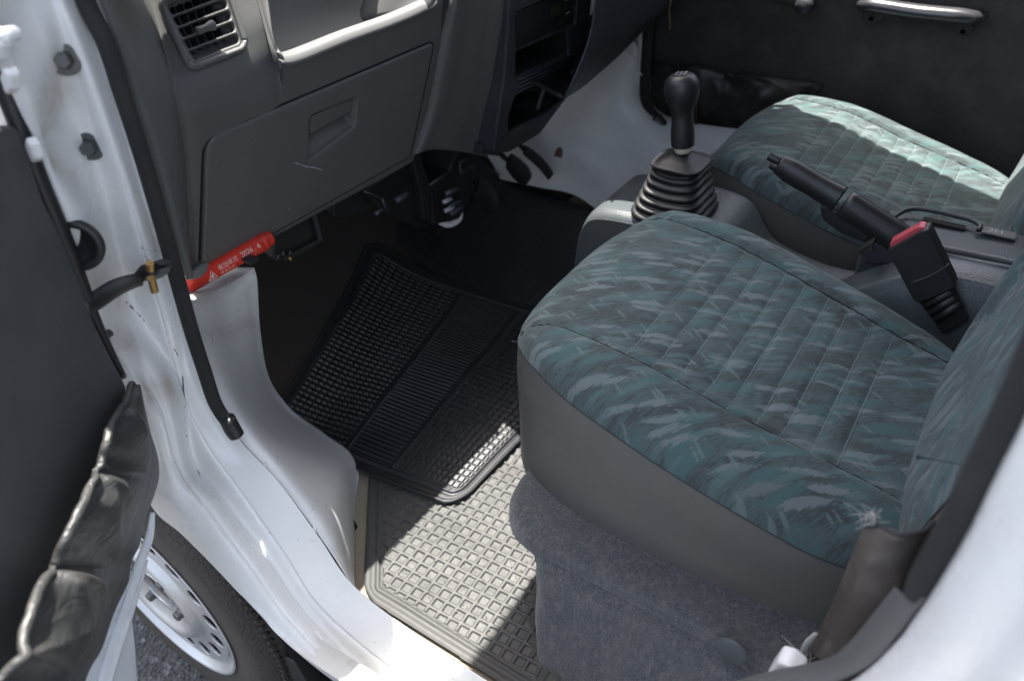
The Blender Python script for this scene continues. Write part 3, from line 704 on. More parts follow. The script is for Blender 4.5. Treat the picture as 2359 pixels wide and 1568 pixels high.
# sliver of a dangling cord
P = [at(1543, -20, Y, 1.50), at(1545, 4, Y, 1.5), at(1542, 28, Y, 1.5), at(1544, 52, Y, 1.5), at(1543, 70, Y, 1.5)]
MB().tube(cr(P, 20), .0011, 6).make('hanging_cord', M['brass'], dd)

# ================================================================== heater box and ducts under the dash
hb = empty('heater_unit', parent=van, label='black plastic heater housing under the dashboard')
mb = MB()
def px_box(pts, d): mb.prism(pts, d)
P = [at(838,440,X,-.82), at(950,360,X,-.82), at(962,352,X,-.82), at(985,445,X,-.82), at(990,520,X,-.82), at(972,528,X,-.82), at(880,486,X,-.82)]
MB().prism(P, [-.15, .0, .02]).make('heater_case', M['black'], hb, smooth=False, bevel=.004)
P = [at(948,352,X,-.80), at(965,345,X,-.80), at(990,425,X,-.80), at(992,512,X,-.80), at(976,505,X,-.80), at(970,450,X,-.80)]
MB().prism(P, [-.02, .004, 0]).make('case_flange', M['black'], hb, smooth=False, bevel=.002)
P = [at(990,425,X,-.81), at(1036,395,X,-.81), at(1058,345,X,-.81), at(1092,350,X,-.81), at(1092,440,X,-.81), at(1060,505,X,-.81), at(1000,520,X,-.81)]
MB().prism(P, [-.12, .0, .01]).make('heater_case', M['black'], hb, smooth=False, bevel=.004)
for (x0, y0, x1, y1) in ((990,426,1036,396),(838,440,880,455),(880,455,893,490),(1060,375,1090,358),(1060,400,1090,382),(1060,375,1062,402)):
    MB().tube([at(x0, y0, X, -.795), at(x1, y1, X, -.795)], .0025, 6).make('case_rib', M['dash2'], hb)
for (x, y) in ((1040, 440), (1046, 470), (1050, 485), (925, 455)):
    MB().tube([at(x - 14, y + 8, X, -.79), at(x + 16, y - 8, X, -.785)], .006, 10).make('lever', M['dash2'], hb)
P = [at(1000,500,X,-.86), at(1030,518,X,-.84), at(1055,508,X,-.83), at(1060,492,X,-.83), at(1052,490,X,-.83)]
MB().tube(cr(P, 14), .006, 10).make('drain_hose', M['paint2'], hb)
for (x, y) in ((1032, 462), (1036, 482)): MB().tube([at(x - 10, y + 4, X, -.785), at(x + 8, y - 4, X, -.785)], .004, 8).make('clip', M['grey_ink'], hb)
db = empty('blower_duct', parent=van, label='black plastic blower duct hanging below the glovebox')
P = [at(628,540,X,-.80), at(720,470,X,-.80), at(746,555,X,-.80), at(738,568,X,-.80), at(640,604,X,-.80), at(632,598,X,-.80)]
MB().prism(P, [-.10, 0, .03]).make('duct_case', M['black'], db, smooth=False, bevel=.004)
P = [at(660,590,X,-.792), at(737,550,X,-.792), at(737,562,X,-.792), at(662,602,X,-.792)]
MB().prism(P, [-.006, 0, 0]).make('duct_flange', M['black'], db, smooth=False, bevel=.0015)
P = [at(718,470,X,-.79), at(724,468,X,-.79), at(745,552,X,-.79), at(738,556,X,-.79)]
MB().prism(P, [-.006, 0, 0]).make('duct_flange', M['dash2'], db, smooth=False, bevel=.001)
P = [at(760,440,X,-.83), at(880,400,X,-.83), at(890,470,X,-.83), at(800,505,X,-.83), at(770,500,X,-.83)]
MB().prism(P, [-.10, 0, .05]).make('duct_case', M['black'], db, smooth=False, bevel=.004)
MB().tube([at(865, 494, X, -.8), at(886, 476, X, -.8)], .004, 8).make('duct_tube', M['dash2'], db)
for x, y in ((640, 598), (652, 590), (668, 588)): MB().tube([at(x, y, X, -.79), at(x + 2, y - 12, X, -.79)], .002, 6).make('clip', M['dash2'], db)
MB().tube([at(668, 592, X, -.788), at(670, 600, X, -.788)], .0022, 8).make('screw', M['brass'], db)

# ================================================================== pedals
def pedal(name, pts, x, w_, mat, lab, arm):
    e = empty(name, parent=van, label=lab)
    P = cr(np.array([at(a_, b_, X, c_) for (a_, b_), c_ in zip(pts, x)]), 16)
    MB().tube(P, w_, 4 if len(w_) > 9 else 12, flat=.30, up=(0, 1, 0)).make('pedal_pad', mat, e, bevel=.002)
    MB().tube(cr(arm, 12), .006, 8).make('pedal_arm', M['black'], e)
pedal('accelerator_pedal', [(1208,345),(1222,355),(1242,372),(1258,390),(1270,408)], [-.90,-.895,-.885,-.875,-.865], [.012,.014,.015,.015,.013], M['rubber'], 'long narrow accelerator pedal, nearest the white wheel housing', [at(1212, 348, X, -.91), at(1195, 330, X, -.95), at(1180, 300, X, -1.0)])
pedal('brake_pedal', [(1172,370),(1190,388),(1208,405),(1216,418)], [-.90,-.893,-.885,-.88], [.020,.026,.026,.020], M['rubber'], 'black brake pedal between the other two pedals', [at(1180, 378, X, -.91), at(1150, 350, X, -.95), at(1130, 310, X, -1.0)])
pedal('clutch_pedal', [(1098,428),(1112,440),(1128,458),(1140,474)], [-.90,-.893,-.885,-.88], [.022,.028,.028,.022], M['rubber'], 'ribbed rubber clutch pedal nearest the heater housing', [at(1108, 436, X, -.91), at(1085, 410, X, -.95), at(1070, 370, X, -1.0)])

# ================================================================== driver side white wheel housing and pillar
w0 = cv(Y, [1.40,1.42,1.44,1.46,1.47,1.46], [(1060,360),(1110,400),(1180,418),(1245,432),(1325,450),(1398,500)])
w1 = cv(Y, [1.44,1.46,1.47,1.48,1.485,1.47], [(1060,330),(1120,380),(1195,395),(1265,405),(1340,425),(1410,470)])
w2 = cv(Y, [1.48,1.50,1.50,1.50,1.50,1.49], [(1080,280),(1150,320),(1225,340),(1300,355),(1375,385),(1450,440)])
w3 = cv(Y, [1.52,1.53,1.53,1.53,1.53,1.52], [(1120,200),(1200,240),(1280,280),(1350,300),(1425,335),(1520,405)])
w4 = cv(Y, [1.55,1.56,1.56,1.56,1.56,1.56], [(1180,130),(1260,160),(1345,200),(1410,225),(1480,290),(1610,380)])
w5 = cv(Y, [1.60,1.60,1.60,1.60,1.60,1.60], [(1240,80),(1320,110),(1385,130),(1440,160),(1500,262),(1660,345)])
w6 = cv(Y, [1.63,1.63,1.63,1.63,1.63,1.63], [(1260,20),(1350,40),(1420,70),(1470,110),(1520,258),(1740,305)])
dw = grid('wheel_housing', surf([w0, w1, w2, w3, w4, w5, w6], 80, 70), M['paint2'], van, solid=.001, label="white inner wheel housing on the driver's side with a rusty hole")
p = at(1283, 363, Y, 1.497); d_ = at(1290, 390, Y, 1.497) - p; 
mb = MB(); th = np.linspace(0, 2 * math.pi, 24)[:-1]
u1 = (at(1286, 341, Y, 1.495) - at(1283, 387, Y, 1.495)) / 2; u2 = (at(1294, 362, Y, 1.495) - at(1275, 365, Y, 1.495)) / 2; c_ = at(1285, 364, Y, 1.495)
mb.prism([c_ + u1 * math.cos(t) + u2 * math.sin(t) for t in th], [0, .006, 0]); mb.make('plug_hole', M['rust'], dw, smooth=False, bevel=.001)
for a_, b_ in (((1362, 106), (1436, 180)), ((1330, 150), (1430, 130)), ((1310, 195), (1445, 170))):
    pass
P = cv(Y, 1.595, [(1420,96),(1445,120),(1465,135),(1468,160),(1485,178)]); MB().tube(cr(P, 20), .0022, 6).make('seam_sealer', M['paint2'], dw)
P = cv(Y, 1.59, [(1350, 146), (1368, 140), (1374, 156), (1358, 162)]); MB().prism(P, [0, -.02, 0]).make('grommet', M['black'], dw, smooth=False, bevel=.003)
P = cv(Y, 1.57, [(1357, 140), (1366, 138), (1366, 146), (1358, 148)]); MB().prism(P, [0, -.004, 0]).make('orange_clip', plain('orange_plastic', (.55, .16, .02), .5), dw, smooth=False)
P = cv(Y, 1.61, [(1465, 60), (1478, 45), (1492, 70), (1488, 240), (1500, 262), (1486, 258), (1472, 180)])
MB().prism(P, [0, .03, 0]).make('hinge_pillar', M['paint2'], dw, smooth=False, bevel=.006, seg=3)
P = cv(Y, 1.605, [(1497,-60),(1494,60),(1489,150),(1486,210),(1492,245),(1504,265),(1524,292)])
w2_ = MB().tube(cr(P, 50), .0125, 12).make('weatherstrip', M['seal'], van, label="black door seal on the driver's side pillar")
P = cv(Y, 1.60, [(1508,270),(1524,290),(1534,300)]); MB().tube(cr(P, 10), [.015, .016, .012], 12).make('end_cap', M['black'], w2_)
sl_ = [cv(Y, 1.60, [(1520,290),(1600,330),(1700,380)]), cv(Y, 1.63, [(1530,268),(1610,290),(1720,315)])]
# ================================================================== driver's door (closed, far side)
dr = empty('driver_door', parent=van, label="closed driver's door with dark vinyl trim, pocket and pull handle")
mb = MB().box((-.06, 1.672, .80), (1.40, .030, .55)); mb.box((-.06, 1.672, 1.075), (1.40, .030, .012))
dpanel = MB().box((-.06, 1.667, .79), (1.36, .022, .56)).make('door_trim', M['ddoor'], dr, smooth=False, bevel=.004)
MB().box((-.06, 1.695, .735), (1.42, .030, .71)).make('door_shell', M['paint2'], dr, smooth=False, bevel=.004)
# white sill below the door
MB().box((-.06, 1.64, .45), (1.42, .10, .12)).make('door_sill', M['paint2'], van, smooth=False, bevel=.012, seg=3)
# map pocket: sagging vinyl with folds
t0 = cv(Y, [1.652,1.632,1.630,1.634,1.630,1.634,1.652], [(1505,140),(1560,148),(1618,153),(1680,168),(1745,172),(1815,184),(1897,193)])
t1 = cv(Y, [1.652,1.628,1.622,1.632,1.622,1.626,1.652], [(1505,150),(1562,160),(1620,164),(1680,182),(1745,184),(1818,198),(1890,206)])
t2 = cv(Y, [1.654,1.632,1.622,1.640,1.620,1.630,1.652], [(1505,200),(1565,214),(1625,222),(1685,232),(1745,235),(1810,236),(1868,228)])
t3 = cv(Y, [1.655]*7, [(1505,262),(1565,276),(1625,285),(1690,297),(1735,300),(1790,290),(1840,262)])
pk = surf([t0, t1, t2, t3], 140, 40); pk[:, :, 1] += .0035 * vnoise(40, 140, (5, 16), 3)
pko = grid('map_pocket', pk, M['blackvinyl'], dr, solid=.0015)
for x in (1608, 1745):
    P = cv(Y, 1.6265, [(x, 158 + (x - 1608) * .12), (x - 2, 215 + (x - 1608) * .12), (x - 4, 288 + (x - 1608) * .08)]); MB().tube(cr(P, 16), .0028, 8).make('pocket_seam', M['blackvinyl'], pko)
# pull handle
hy = 1.60
top = cv(Y, hy, [(1983, 12), (1995, 8), (2120, 20), (2235, 34), (2246, 44)])
h = empty('armrest', parent=dr)
a_, b_ = at(1982, 14, Y, 1.605), at(2248, 46, Y, 1.605)
bar = cr(np.array([a_ + [0, .05, -.004], a_ + [.008, .012, .0], a_ + [.03, 0, .003], (a_ + b_) / 2 + [0, -.003, .002], b_ - [.03, 0, -.003], b_ - [.008, -.012, 0], b_ + [0, .05, -.004]]), 50)
hd = MB().tube(bar, [.010, .0125, .0135, .0135, .0135, .0125, .010], 20, flat=1.35).make('pull_handle', M['chrome'], dr, label='glossy dark pull handle, its top edge catching the sun')
P = cv(Y, 1.635, [(1985, 28), (2000, 24), (2235, 50), (2245, 60), (2238, 80), (2208, 84), (2192, 62), (2040, 40), (2018, 56), (1990, 54)])
MB().prism(P, [0, .03, 0]).make('handle_base', M['ddoor'], hd, smooth=False, bevel=.004, seg=3)
for px, py in ((2007, 44), (2218, 74)):
    MB().lathe([(.0065, .0), (.0065, .001), (.0042, .001), (.004, -.002), (0, -.002)], at(px, py, Y, 1.633), (0, -1, 0), 18).make('screw', M['black'], hd)
# window crank
ck = empty('window_crank', parent=dr)
MB().tube([at(1760, -18, Y, 1.63), at(1800, -6, Y, 1.62), at(1850, 4, Y, 1.615)], .009, 12, flat=.7).make('crank_arm', M['ddoor'], dr)
MB().lathe([(0, .03), (.013, .029), (.0155, .025), (.015, .008), (.010, .004), (.009, -.02)], at(1860, 12, Y, 1.62), (-.1, -1, .1), 24).make('crank_knob', M['dash2'], dr)
for o in list(bpy.data.objects):
    if o.name.startswith(('window_crank', 'armrest')) and o.type == 'EMPTY': bpy.data.objects.remove(o)
# ================================================================== seats
def se(th, n):                                   # superellipse direction
    c, s = math.cos(th), math.sin(th)
    r = (abs(c) ** n + abs(s) ** n) ** (-1 / n); return r * c, r * s
AX, AY = .280, .215                              # half length / half width
def zpip(x):                                     # height of the piping; seat tilts down to the back (x from cushion centre)
    return np.interp(x, [-.28, -.26, -.235, -.20, -.10, 0, .12, .26], [.678, .692, .706, .710, .690, .662, .632, .610])
def make_seat(name, lab, c, mir=1, tag='', bx=0, ne=3.15):
    root = empty(name, parent=van, label=lab)
    # local coordinates: x from centre, y>0 inboard;  placed by matrix at the end
    def place(V): V = np.array(V, float); V[..., 1] *= mir; return V + np.array([c[0], c[1], c[2]])
    th = np.linspace(0, 2 * math.pi, 241)[:-1]; D = np.array([se(t, ne) for t in th])
    def wid(x): return 1 - .02 * np.clip((x + .05) / .3, 0, 1)     # narrower towards the back
    rows = []
    for sc_, zf in ((.95, -1), (1.0, .0), (1.004, .22), (1.004, .50), (1.008, .78), (1.0, 1.0)):
        x = D[:, 0] * AX * sc_; y = D[:, 1] * AY * sc_ * wid(x) * np.where(D[:, 1] > 0, 1 - .13 * np.clip((x + .02) / .25, 0, 1) ** 1.3, 1)
        zt = zpip(x); zb = .508 + .0 * x
        z = zb + (zt - zb) * max(zf, 0) if zf >= 0 else zb - .012
        rows.append(np.stack([x, y, z + 0 * x], 1))
    G1 = np.array([cr(np.array(rows)[:, j], 26) for j in range(len(th))]).transpose(1, 0, 2)
    side = grid('side_cover', place(G1), M['vinyl'], root, cu=True)
    # fabric top
    nr = 90; rho = np.linspace(1, 0.0, nr); R3 = []
    for r in rho:
        x = D[:, 0] * AX * r; y = D[:, 1] * AY * r * wid(x) * np.where(D[:, 1] > 0, 1 - .13 * np.clip((x + .02) / .25, 0, 1) ** 1.3, 1)
        zt = zpip(D[:, 0] * AX * (.5 + .5 * r) if r > .6 else x) if False else zpip(x)
        crown = .052 * (1 - r ** 5) ** .55
        yb = np.abs(y) / AY
        seamy = .66 - .10 * np.clip((x + .1) / .35, 0, 1)
        dip = -.012 * np.clip((seamy - yb) / .12, 0, 1) ** .7 * np.clip((x + .262) / .05, 0, 1)
        gr = -.0065 * np.exp(-((yb - seamy) / .022) ** 2) * np.clip((x + .268) / .03, 0, 1)
        bol = .006 * np.exp(-((yb - .82) / .12) ** 2)
        # quilting: paired stitch lines across the centre panel
        q = 0 * x
        for i, sx in enumerate(STITCH): q = q - .0030 * np.exp(-((x - sx) / .0040) ** 2)
        q = q * np.clip((seamy - yb) / .03, 0, 1)
        wr = .0012 * np.sin(x * 31 + y * 17) + .001 * np.sin(x * 13 - y * 43)
        R3.append(np.stack([x, y, zt + crown + dip + gr + bol + q + wr * (1 - r ** 4)], 1))
    G2 = np.array(R3); G2[0, :, 2] = rows[-1][:, 2]
    cush = grid('cushion', place(G2), M['fabric'], root, cu=True)
    def ztop(x, y):                              # nearest surface height
        d = (G2[..., 0] - x) ** 2 + (G2[..., 1] - y) ** 2; i, j = np.unravel_index(np.argmin(d), d.shape); return G2[i, j, 2]
    mb = MB()
    for sx in STITCH:
        sy = (.66 - .10 * min(max((sx + .1) / .35, 0), 1)) * AY * .985
        L = [[sx, y, ztop(sx, y) + .0004] for y in np.linspace(-sy, sy, 60)]
        mb.tube(place(cr(np.array(L), 60)), .00042, 4)
    mb.make('stitching', M['thread'], cush)
    mb = MB()
    for s_ in (-1, 1):
        L = []
        for x in np.linspace(-.262, .20, 90):
            sm = (.66 - .10 * min(max((x + .1) / .35, 0), 1)) * AY * s_; L.append([x, sm, ztop(x, sm) + .0003])
        mb.tube(place(np.array(L)), .0007, 5)
    P = place(rows[-1] * [1.0, 1.0, 1]); mb.tube(np.vstack([P, P[:1]]), .0007, 6, cap=False)
    mb.make('seam', M['seam'], cush)
    # backrest: leaning box with rounded bolsters; fabric front, vinyl sides
    def ring(z, k):
        lean = .055 + .24 * max(z - .64, 0) ** 1.1; hw = .232 * k[0]; dp = .085 * k[1]
        return np.array([[.202 + bx + lean + d[0] * dp, d[1] * hw, z] for d in DB])
    DB = np.array([se(t, 3.6) for t in th])
    BR = [ring(z, k) for z, k in ((.60, (.80, .75)), (.63, (.93, .98)), (.70, (.99, 1.05)), (.80, (1.03, 1.08)), (.95, (1.05, 1.02)), (1.10, (1.0, .92)), (1.20, (.88, .80)), (1.25, (.6, .5)), (1.255, (.1, .1)))]
    GB = np.array([cr(np.array(BR)[:, j], 90) for j in range(len(th))]).transpose(1, 0, 2)
    dv_ = np.clip((.70 - np.abs(GB[..., 1]) / .205) / .1, 0, 1) * (GB[..., 0] < .25 + .15 * (GB[..., 2] - .64))
    GB[..., 0] += .012 * dv_ * np.clip((GB[..., 2] - .68) / .05, 0, 1)
    for i, sz in enumerate((.74, .785, .815, .86, .89, .935, .965, 1.01, 1.04, 1.09)): GB[..., 0] += .003 * np.exp(-((GB[..., 2] - sz) / .005) ** 2) * dv_
    front = [j for j in range(len(th)) if DB[j, 0] < (-.80 if DB[j, 1] < 0 else -.5)]; 
    jf = sorted(front); GF = GB[:, jf]
    br = grid('backrest', place(GF), M['fabric2'], root)
    jo = [j % len(th) for j in range(jf[-1], jf[0] + len(th) + 1)]
    grid('backrest_cover', place(GB[:, jo]), M['vinyl2'], root)
    mb = MB()
    for j in (jf[0], jf[-1]): mb.tube(place(GB[:, j]), .0014, 6)
    mb.make('seam', M['seam'], br)
    return root
STITCH = [-.115, -.084, -.058, -.027, -.001, .030, .056, .087, .113]
seatP = make_seat('passenger_seat', 'passenger seat in teal and grey patterned cloth with grey vinyl sides', (-.155, .735, 0))
seatD = make_seat('driver_seat', "driver's seat in the same teal cloth, its far edge in bright sunlight", (-.168, 1.375, -.040), -1, bx=.012, ne=2.9)
# sewn edge at the front of the side panel and faint scuffs
mb = MB()
P = cr(cv(Y, .520, [(1190, 838), (1178, 880), (1172, 930), (1172, 980)]), 30)
for i in range(0, 29, 2): mb.tube([P[i], P[i + 1]], .0005, 4)
mb.make('stitching', M['seam'], [c for c in seatP.children if c.name.startswith('side_cover')][0])
# marks on the vinyl side
mb = MB()
for p in ([(1366,1132),(1371,1138),(1375,1143)], [(1365,1150),(1372,1154),(1380,1162)], [(1384,1190),(1388,1200),(1389,1206)]):
    mb.tube(cr(cv(Y, .535, p), 10), [.0004, .0012, .0004], 5, flat=.4)
mb.make('chalk_mark', M['grey_ink'], [c for c in seatP.children if c.name.startswith('side_cover')][0])
# ---------------- carpeted engine cover below the passenger seat
eb = empty('seat_base', parent=van, label='seat base wrapped in grey felt carpet under the passenger seat')
def rr_outline(x0, x1, y0, y1, r, n=14):
    P = []
    for cx_, cy_, a0 in ((x1 - r, y1 - r, 0), (x0 + r, y1 - r, 90), (x0 + r, y0 + r, 180), (x1 - r, y0 + r, 270)):
        for t in np.linspace(0, 90, n): P.append([cx_ + r * math.cos(rad(a0 + t)), cy_ + r * math.sin(rad(a0 + t))])
    return np.array(P)
def stack_rings(name, L, mat, parent, nv_=30, wob=0, **k):
    R_ = []
    for (x0, x1, y0, y1, r, z) in L:
        o_ = rr_outline(x0, x1, y0, y1, r); R_.append(np.c_[o_, np.full(len(o_), z)])
    R_ = np.array(R_); Gx = np.array([cr(R_[:, j], nv_) for j in range(R_.shape[1])]).transpose(1, 0, 2)
    if wob: Gx[..., :2] += wob * vnoise(Gx.shape[0], Gx.shape[1], (5, 14), 8)[..., None]
    Gx = np.concatenate([Gx, np.broadcast_to(Gx[-1].mean(0), Gx[-1:].shape)], 0)
    return grid(name, Gx, mat, parent, cu=True, **k)
stack_rings('carpet', [(-.286,.30,.414,.96,.020,.366),(-.290,.30,.423,.96,.022,.40),(-.302,.30,.440,.96,.028,.45),(-.318,.30,.455,.96,.035,.490),(-.335,.30,.466,.96,.05,.508)], M['felt'], eb, 40, .0015)
stack_rings('carpet_hem', [(-.345,.30,.478,.96,.06,.496),(-.360,.30,.472,.96,.065,.497),(-.372,.30,.468,.96,.07,.504),(-.378,.30,.469,.96,.07,.518),(-.376,.30,.475,.96,.07,.530),(-.36,.28,.49,.94,.06,.534)], M['felt'], eb, 26, .002)
P = at(1660, 1497 , Y, .455); MB().lathe([(0, .0022), (.0135, .002), (.0155, .001), (.0165, -.001)], at(1686, 1500, Y, .455), (-.05, -1, .06), 32).make('carpet_clip', plain('grey_clip', (.062, .070, .078), .75), eb)
stack_rings('seat_riser', [(-.36,.06,1.20,1.60,.05,.37),(-.37,.06,1.19,1.60,.05,.46),(-.37,.06,1.19,1.60,.05,.555)], M['felt'], empty('seat_base', parent=van, label="carpeted base under the driver's seat"), 10)

# ================================================================== console between the seats
cs = empty('centre_console', parent=van, label='grey textured console between the seats')
prof = [(-.560,.37,.085),(-.552,.50,.085),(-.545,.60,.088),(-.530,.650,.088),(-.500,.668,.088),(-.42,.674,.088),(-.345,.672,.088),(-.312,.660,.088),(-.288,.630,.086),(-.262,.606,.086),(-.20,.590,.086),(-.14,.588,.086),(-.10,.604,.086),(-.06,.636,.088),(-.01,.655,.09),(.10,.665,.09),(.25,.67,.09)]
CY = 1.062
rows = []
for x, z, hw in prof:
    r = .022; ztop_ = z; row = [[x, CY - hw - .012, .36], [x, CY - hw - .006, min(ztop_ - .02, .50)], [x, CY - hw, ztop_ - r]]
    for t in np.linspace(10, 80, 5): row.append([x, CY - hw + r * (1 - math.cos(rad(t))), ztop_ - r * (1 - math.sin(rad(t)))])
    row += [[x, CY - hw * .5, ztop_], [x, CY, ztop_], [x, CY + hw * .5, ztop_]]
    for t in np.linspace(80, 10, 5): row.append([x, CY + hw - r * (1 - math.cos(rad(t))), ztop_ - r * (1 - math.sin(rad(t)))])
    row += [[x, CY + hw, ztop_ - r], [x, CY + hw + .006, min(ztop_ - .02, .50)], [x, CY + hw + .012, .36]]
    rows.append(np.array(row))
Gc = surf(rows, 90, 150)
con = grid('console_shell', Gc, M['console'], cs)
# front lower skirt with a step
mb = MB(); P = [at(1378, 578, X, -.566), at(1386, 545, X, -.566), at(1398, 548, X, -.566), at(1440, 590, X, -.566), at(1430, 620, X, -.566)]
mb.prism(P, [.03, 0, 0]); mb.make('console_skirt', M['console'], cs, smooth=False, bevel=.004, seg=3)
# recess groove in the low tray
P = cv(Z, .5895, [(1765, 592), (1768, 586), (1790, 588), (1845, 606), (1850, 612)]); MB().tube(cr(P, 24), .0012, 6).make('tray_groove', M['void'], con)
# handbrake tower: sloping housing in front of the buckle
t_a = [(1905,640,1.00),(1960,590,1.00),(2015,560,1.00),(2060,535,1.00),(2110,550,1.00),(2170,640,1.00)]
h0 = np.array([[-.235,.975,.58],[-.17,.972,.60],[-.10,.970,.655],[-.05,.968,.690],[0,.968,.70],[.10,.968,.70]])
h1 = h0 + [0, .012, .010]; h2 = h0 + [0, .045, .014]; h3 = h0 + [0, .060, .002]
hl = h0 + [0, -.012, -.05]; hll = h0 + [0, -.022, -.20]
grid('handbrake_housing', surf([hll, hl, h0, h1, h2, h3], 60, 40), M['console'], cs, solid=.002)
# slot for the lever
P = [at(1975, 588, Y, .985), at(1990, 576, Y, .99), at(2010, 566, Y, .995), at(2008, 580, Y, .99), at(1985, 596, Y, .985)]
MB().prism([p + [0, -.004, .006] for p in P], [0, .02, 0]).make('lever_slot', M['void'], cs, smooth=False)
# rear box with rails, cup slot and plate
RBx = np.array([[-.125, 0, 0]])
rb = MB().prism([[-.13,1.075,.660],[-.115,1.075,.690],[.20,1.075,.700],[.20,1.075,.60],[-.13,1.075,.60]], [0, .085, 0]).make('rear_tray', M['console'], cs, smooth=False, bevel=.006, seg=3)
P = [at(x, y, Z, .697) for x, y in [(2092,522),(2145,498),(2200,502),(2222,512),(2228,524)]]
P2 = cr(np.array([[-.112,1.10,.694],[-.085,1.148,.703],[-.02,1.150,.705],[.002,1.142,.704],[.004,1.128,.702]]), 40)
MB().tube(P2, .0035, 8).make('tray_rim', M['dash2'], rb)
MB().box((-.040, 1.137, .6945), (.055, .012, .006)).make('coin_slot', M['void'], rb, smooth=False)
for i, y in enumerate((1.070, 1.060, 1.050)): MB().tube([[-.05, y, .682 - i * .010], [.2, y, .694 - i * .010]], .004, 10).make('rail', M['console'], cs)
pl_ = MB().box((.028, 1.136, .7005), (.042, .020, .003)).make('shift_plate', M['dash'], rb, smooth=False, bevel=.001)
fc = bpy.data.curves.new('plate_text', 'FONT'); fc.body = '2H'; fc.size = .016; fc.extrude = .0002
o = linkobj(bpy.data.objects.new('plate_text', fc), rb); fc.materials.append(M['grey_ink'])
o.location = (.014, 1.131, .7024)
# ---------------- gear lever
gl_ = empty('gear_lever', parent=van, label='gear lever with black knob, ivory collar and ribbed rubber boot')
gx, gy = -.402, 1.030
def gp(px, py): return at(px, py, Y, gy)
rings = [(1556,478,.066,.0),(1556,470,.068,.0),(1557,458,.0665,0),(1557,452,.060,0),(1558,446,.0625,0),(1558,439,.0625,0),(1559,434,.0555,0),(1559,428,.058,0),(1559,421,.058,0),(1560,416,.051,0),(1561,410,.0535,0),(1561,403,.0535,0),(1562,398,.047,0),(1562,392,.049,0),(1563,385,.049,0),(1564,380,.0440,0),(1564,374,.0460,0),(1565,368,.046,0),(1565,362,.038,0),(1566,358,.0440,0),(1566,350,.046,0),(1567,342,.036,0),(1568,338,.026,0),(1568,332,.013,0)]
zs_ = np.linspace(.672, .768, len(rings)); RW = []
for i, (px, py, r, _) in enumerate(rings):
    c0_ = np.array([gx + (i / len(rings)) * .004, gy, zs_[i]])
    k = 1.12
    RW.append(np.array([c0_ + [se(t, 4.2 if i < 23 else 2.6)[0] * r * .86, se(t, 4.2 if i < 23 else 2.6)[1] * r * .88, .004 * math.cos(2 * t) * (i < 19)] for t in np.linspace(0, 2 * math.pi, 49)[:-1]]))
Gb = np.array([cr(np.array(RW)[:, j], 120) for j in range(48)]).transpose(1, 0, 2)
grid('boot', Gb, M['rubber'], gl_, cu=True)
tip = np.array([gx + .004, gy, .768]); top_ = at(1571, 168, Y, gy)
axv = top_ - tip; Lk = np.linalg.norm(axv); axn = axv / Lk
MB().lathe([(0, 0), (.0115, .0), (.0125, .004), (.0120, .0115), (.009, .013)], tip + axn * .001, axn, 28).make('collar', M['ivory'], gl_)
kb = [(.0, .010), (.0150, .0105), (.0170, .016), (.0172, .03), (.0160, .045), (.0155, .055), (.0175, .066), (.0225, .078), (.0250, .088), (.0245, .098), (.0205, .107), (.013, .1125), (.0, .114)]
sc_k = (Lk - .0) / .114
kn = MB().lathe([(r * 1.0, h * sc_k) for r, h in [tuple(p) for p in cr(np.array(kb), 60)]], tip, axn, 40).make('knob', M['black'], gl_)
ft = axn; ux = np.array([.96, .2, 0]); ux -= axn * (ux @ axn); ux /= np.linalg.norm(ux); uy = np.cross(axn, ux)
fc = bpy.data.curves.new('shift_pattern', 'FONT'); fc.body = '1 3 5\n\u2514\u253c\u2524\n2 4 R'; fc.size = .0075; fc.extrude = .0002; fc.align_x = 'CENTER'; fc.space_line = .8
o = linkobj(bpy.data.objects.new('shift_pattern', fc), kn); fc.materials.append(M['grey_ink'])
o.matrix_world = Matrix([[ux[i], uy[i], axn[i], (tip + axn * (.1145 * sc_k + .0001))[i]] for i in range(3)] + [[0, 0, 0, 1]])
# ---------------- handbrake
hbk = empty('handbrake', parent=van, label='black handbrake lever raised between the seats')
HY = 1.035
def hq(x, y): return at(x, y, Y, HY)
A, B_, C_, D_ = hq(1795, 378), hq(1935, 460), hq(1945, 468), hq(2085, 560)
g1 = cr(np.array([A, A * .7 + B_ * .3, A * .35 + B_ * .65, B_]), 30)
MB().tube(g1, [.0142, .0175, .0180, .0172, .0180, .0198], 20, flat=.85).make('grip', M['black'], hbk)
MB().tube(cr(np.array([C_, C_ * .5 + D_ * .5, D_, D_ * 1.25 - C_ * .25]), 20), [.0208, .0212, .0220, .0220, .022], 20, flat=.85).make('lever_sleeve', M['black'], hbk)
MB().tube([hq(1797, 372), hq(1772, 359)], [.0058, .0068], 14).make('release_button', M['black'], hbk, bevel=.001)
MB().tube([hq(1798, 388), hq(1776, 378)], [.0085, .0065], 14).make('grip', M['black'], hbk, bevel=.001)
P = [hq(1893, 470), hq(1915, 462), hq(1960, 500), hq(2008, 535), hq(2003, 556), hq(1940, 530), hq(1900, 500)]
MB().prism([p - [0, .012, 0] for p in P], [0, .024, 0]).make('lever_bracket', M['black'], hbk, smooth=False, bevel=.004, seg=3)
P = [hq(2003, 556), hq(2062, 535), hq(2100, 575), hq(2070, 600), hq(1992, 600)]
MB().prism([p - [0, .014, 0] for p in P], [0, .028, 0]).make('lever_bracket', M['dash2'], hbk, smooth=False, bevel=.004, seg=3)
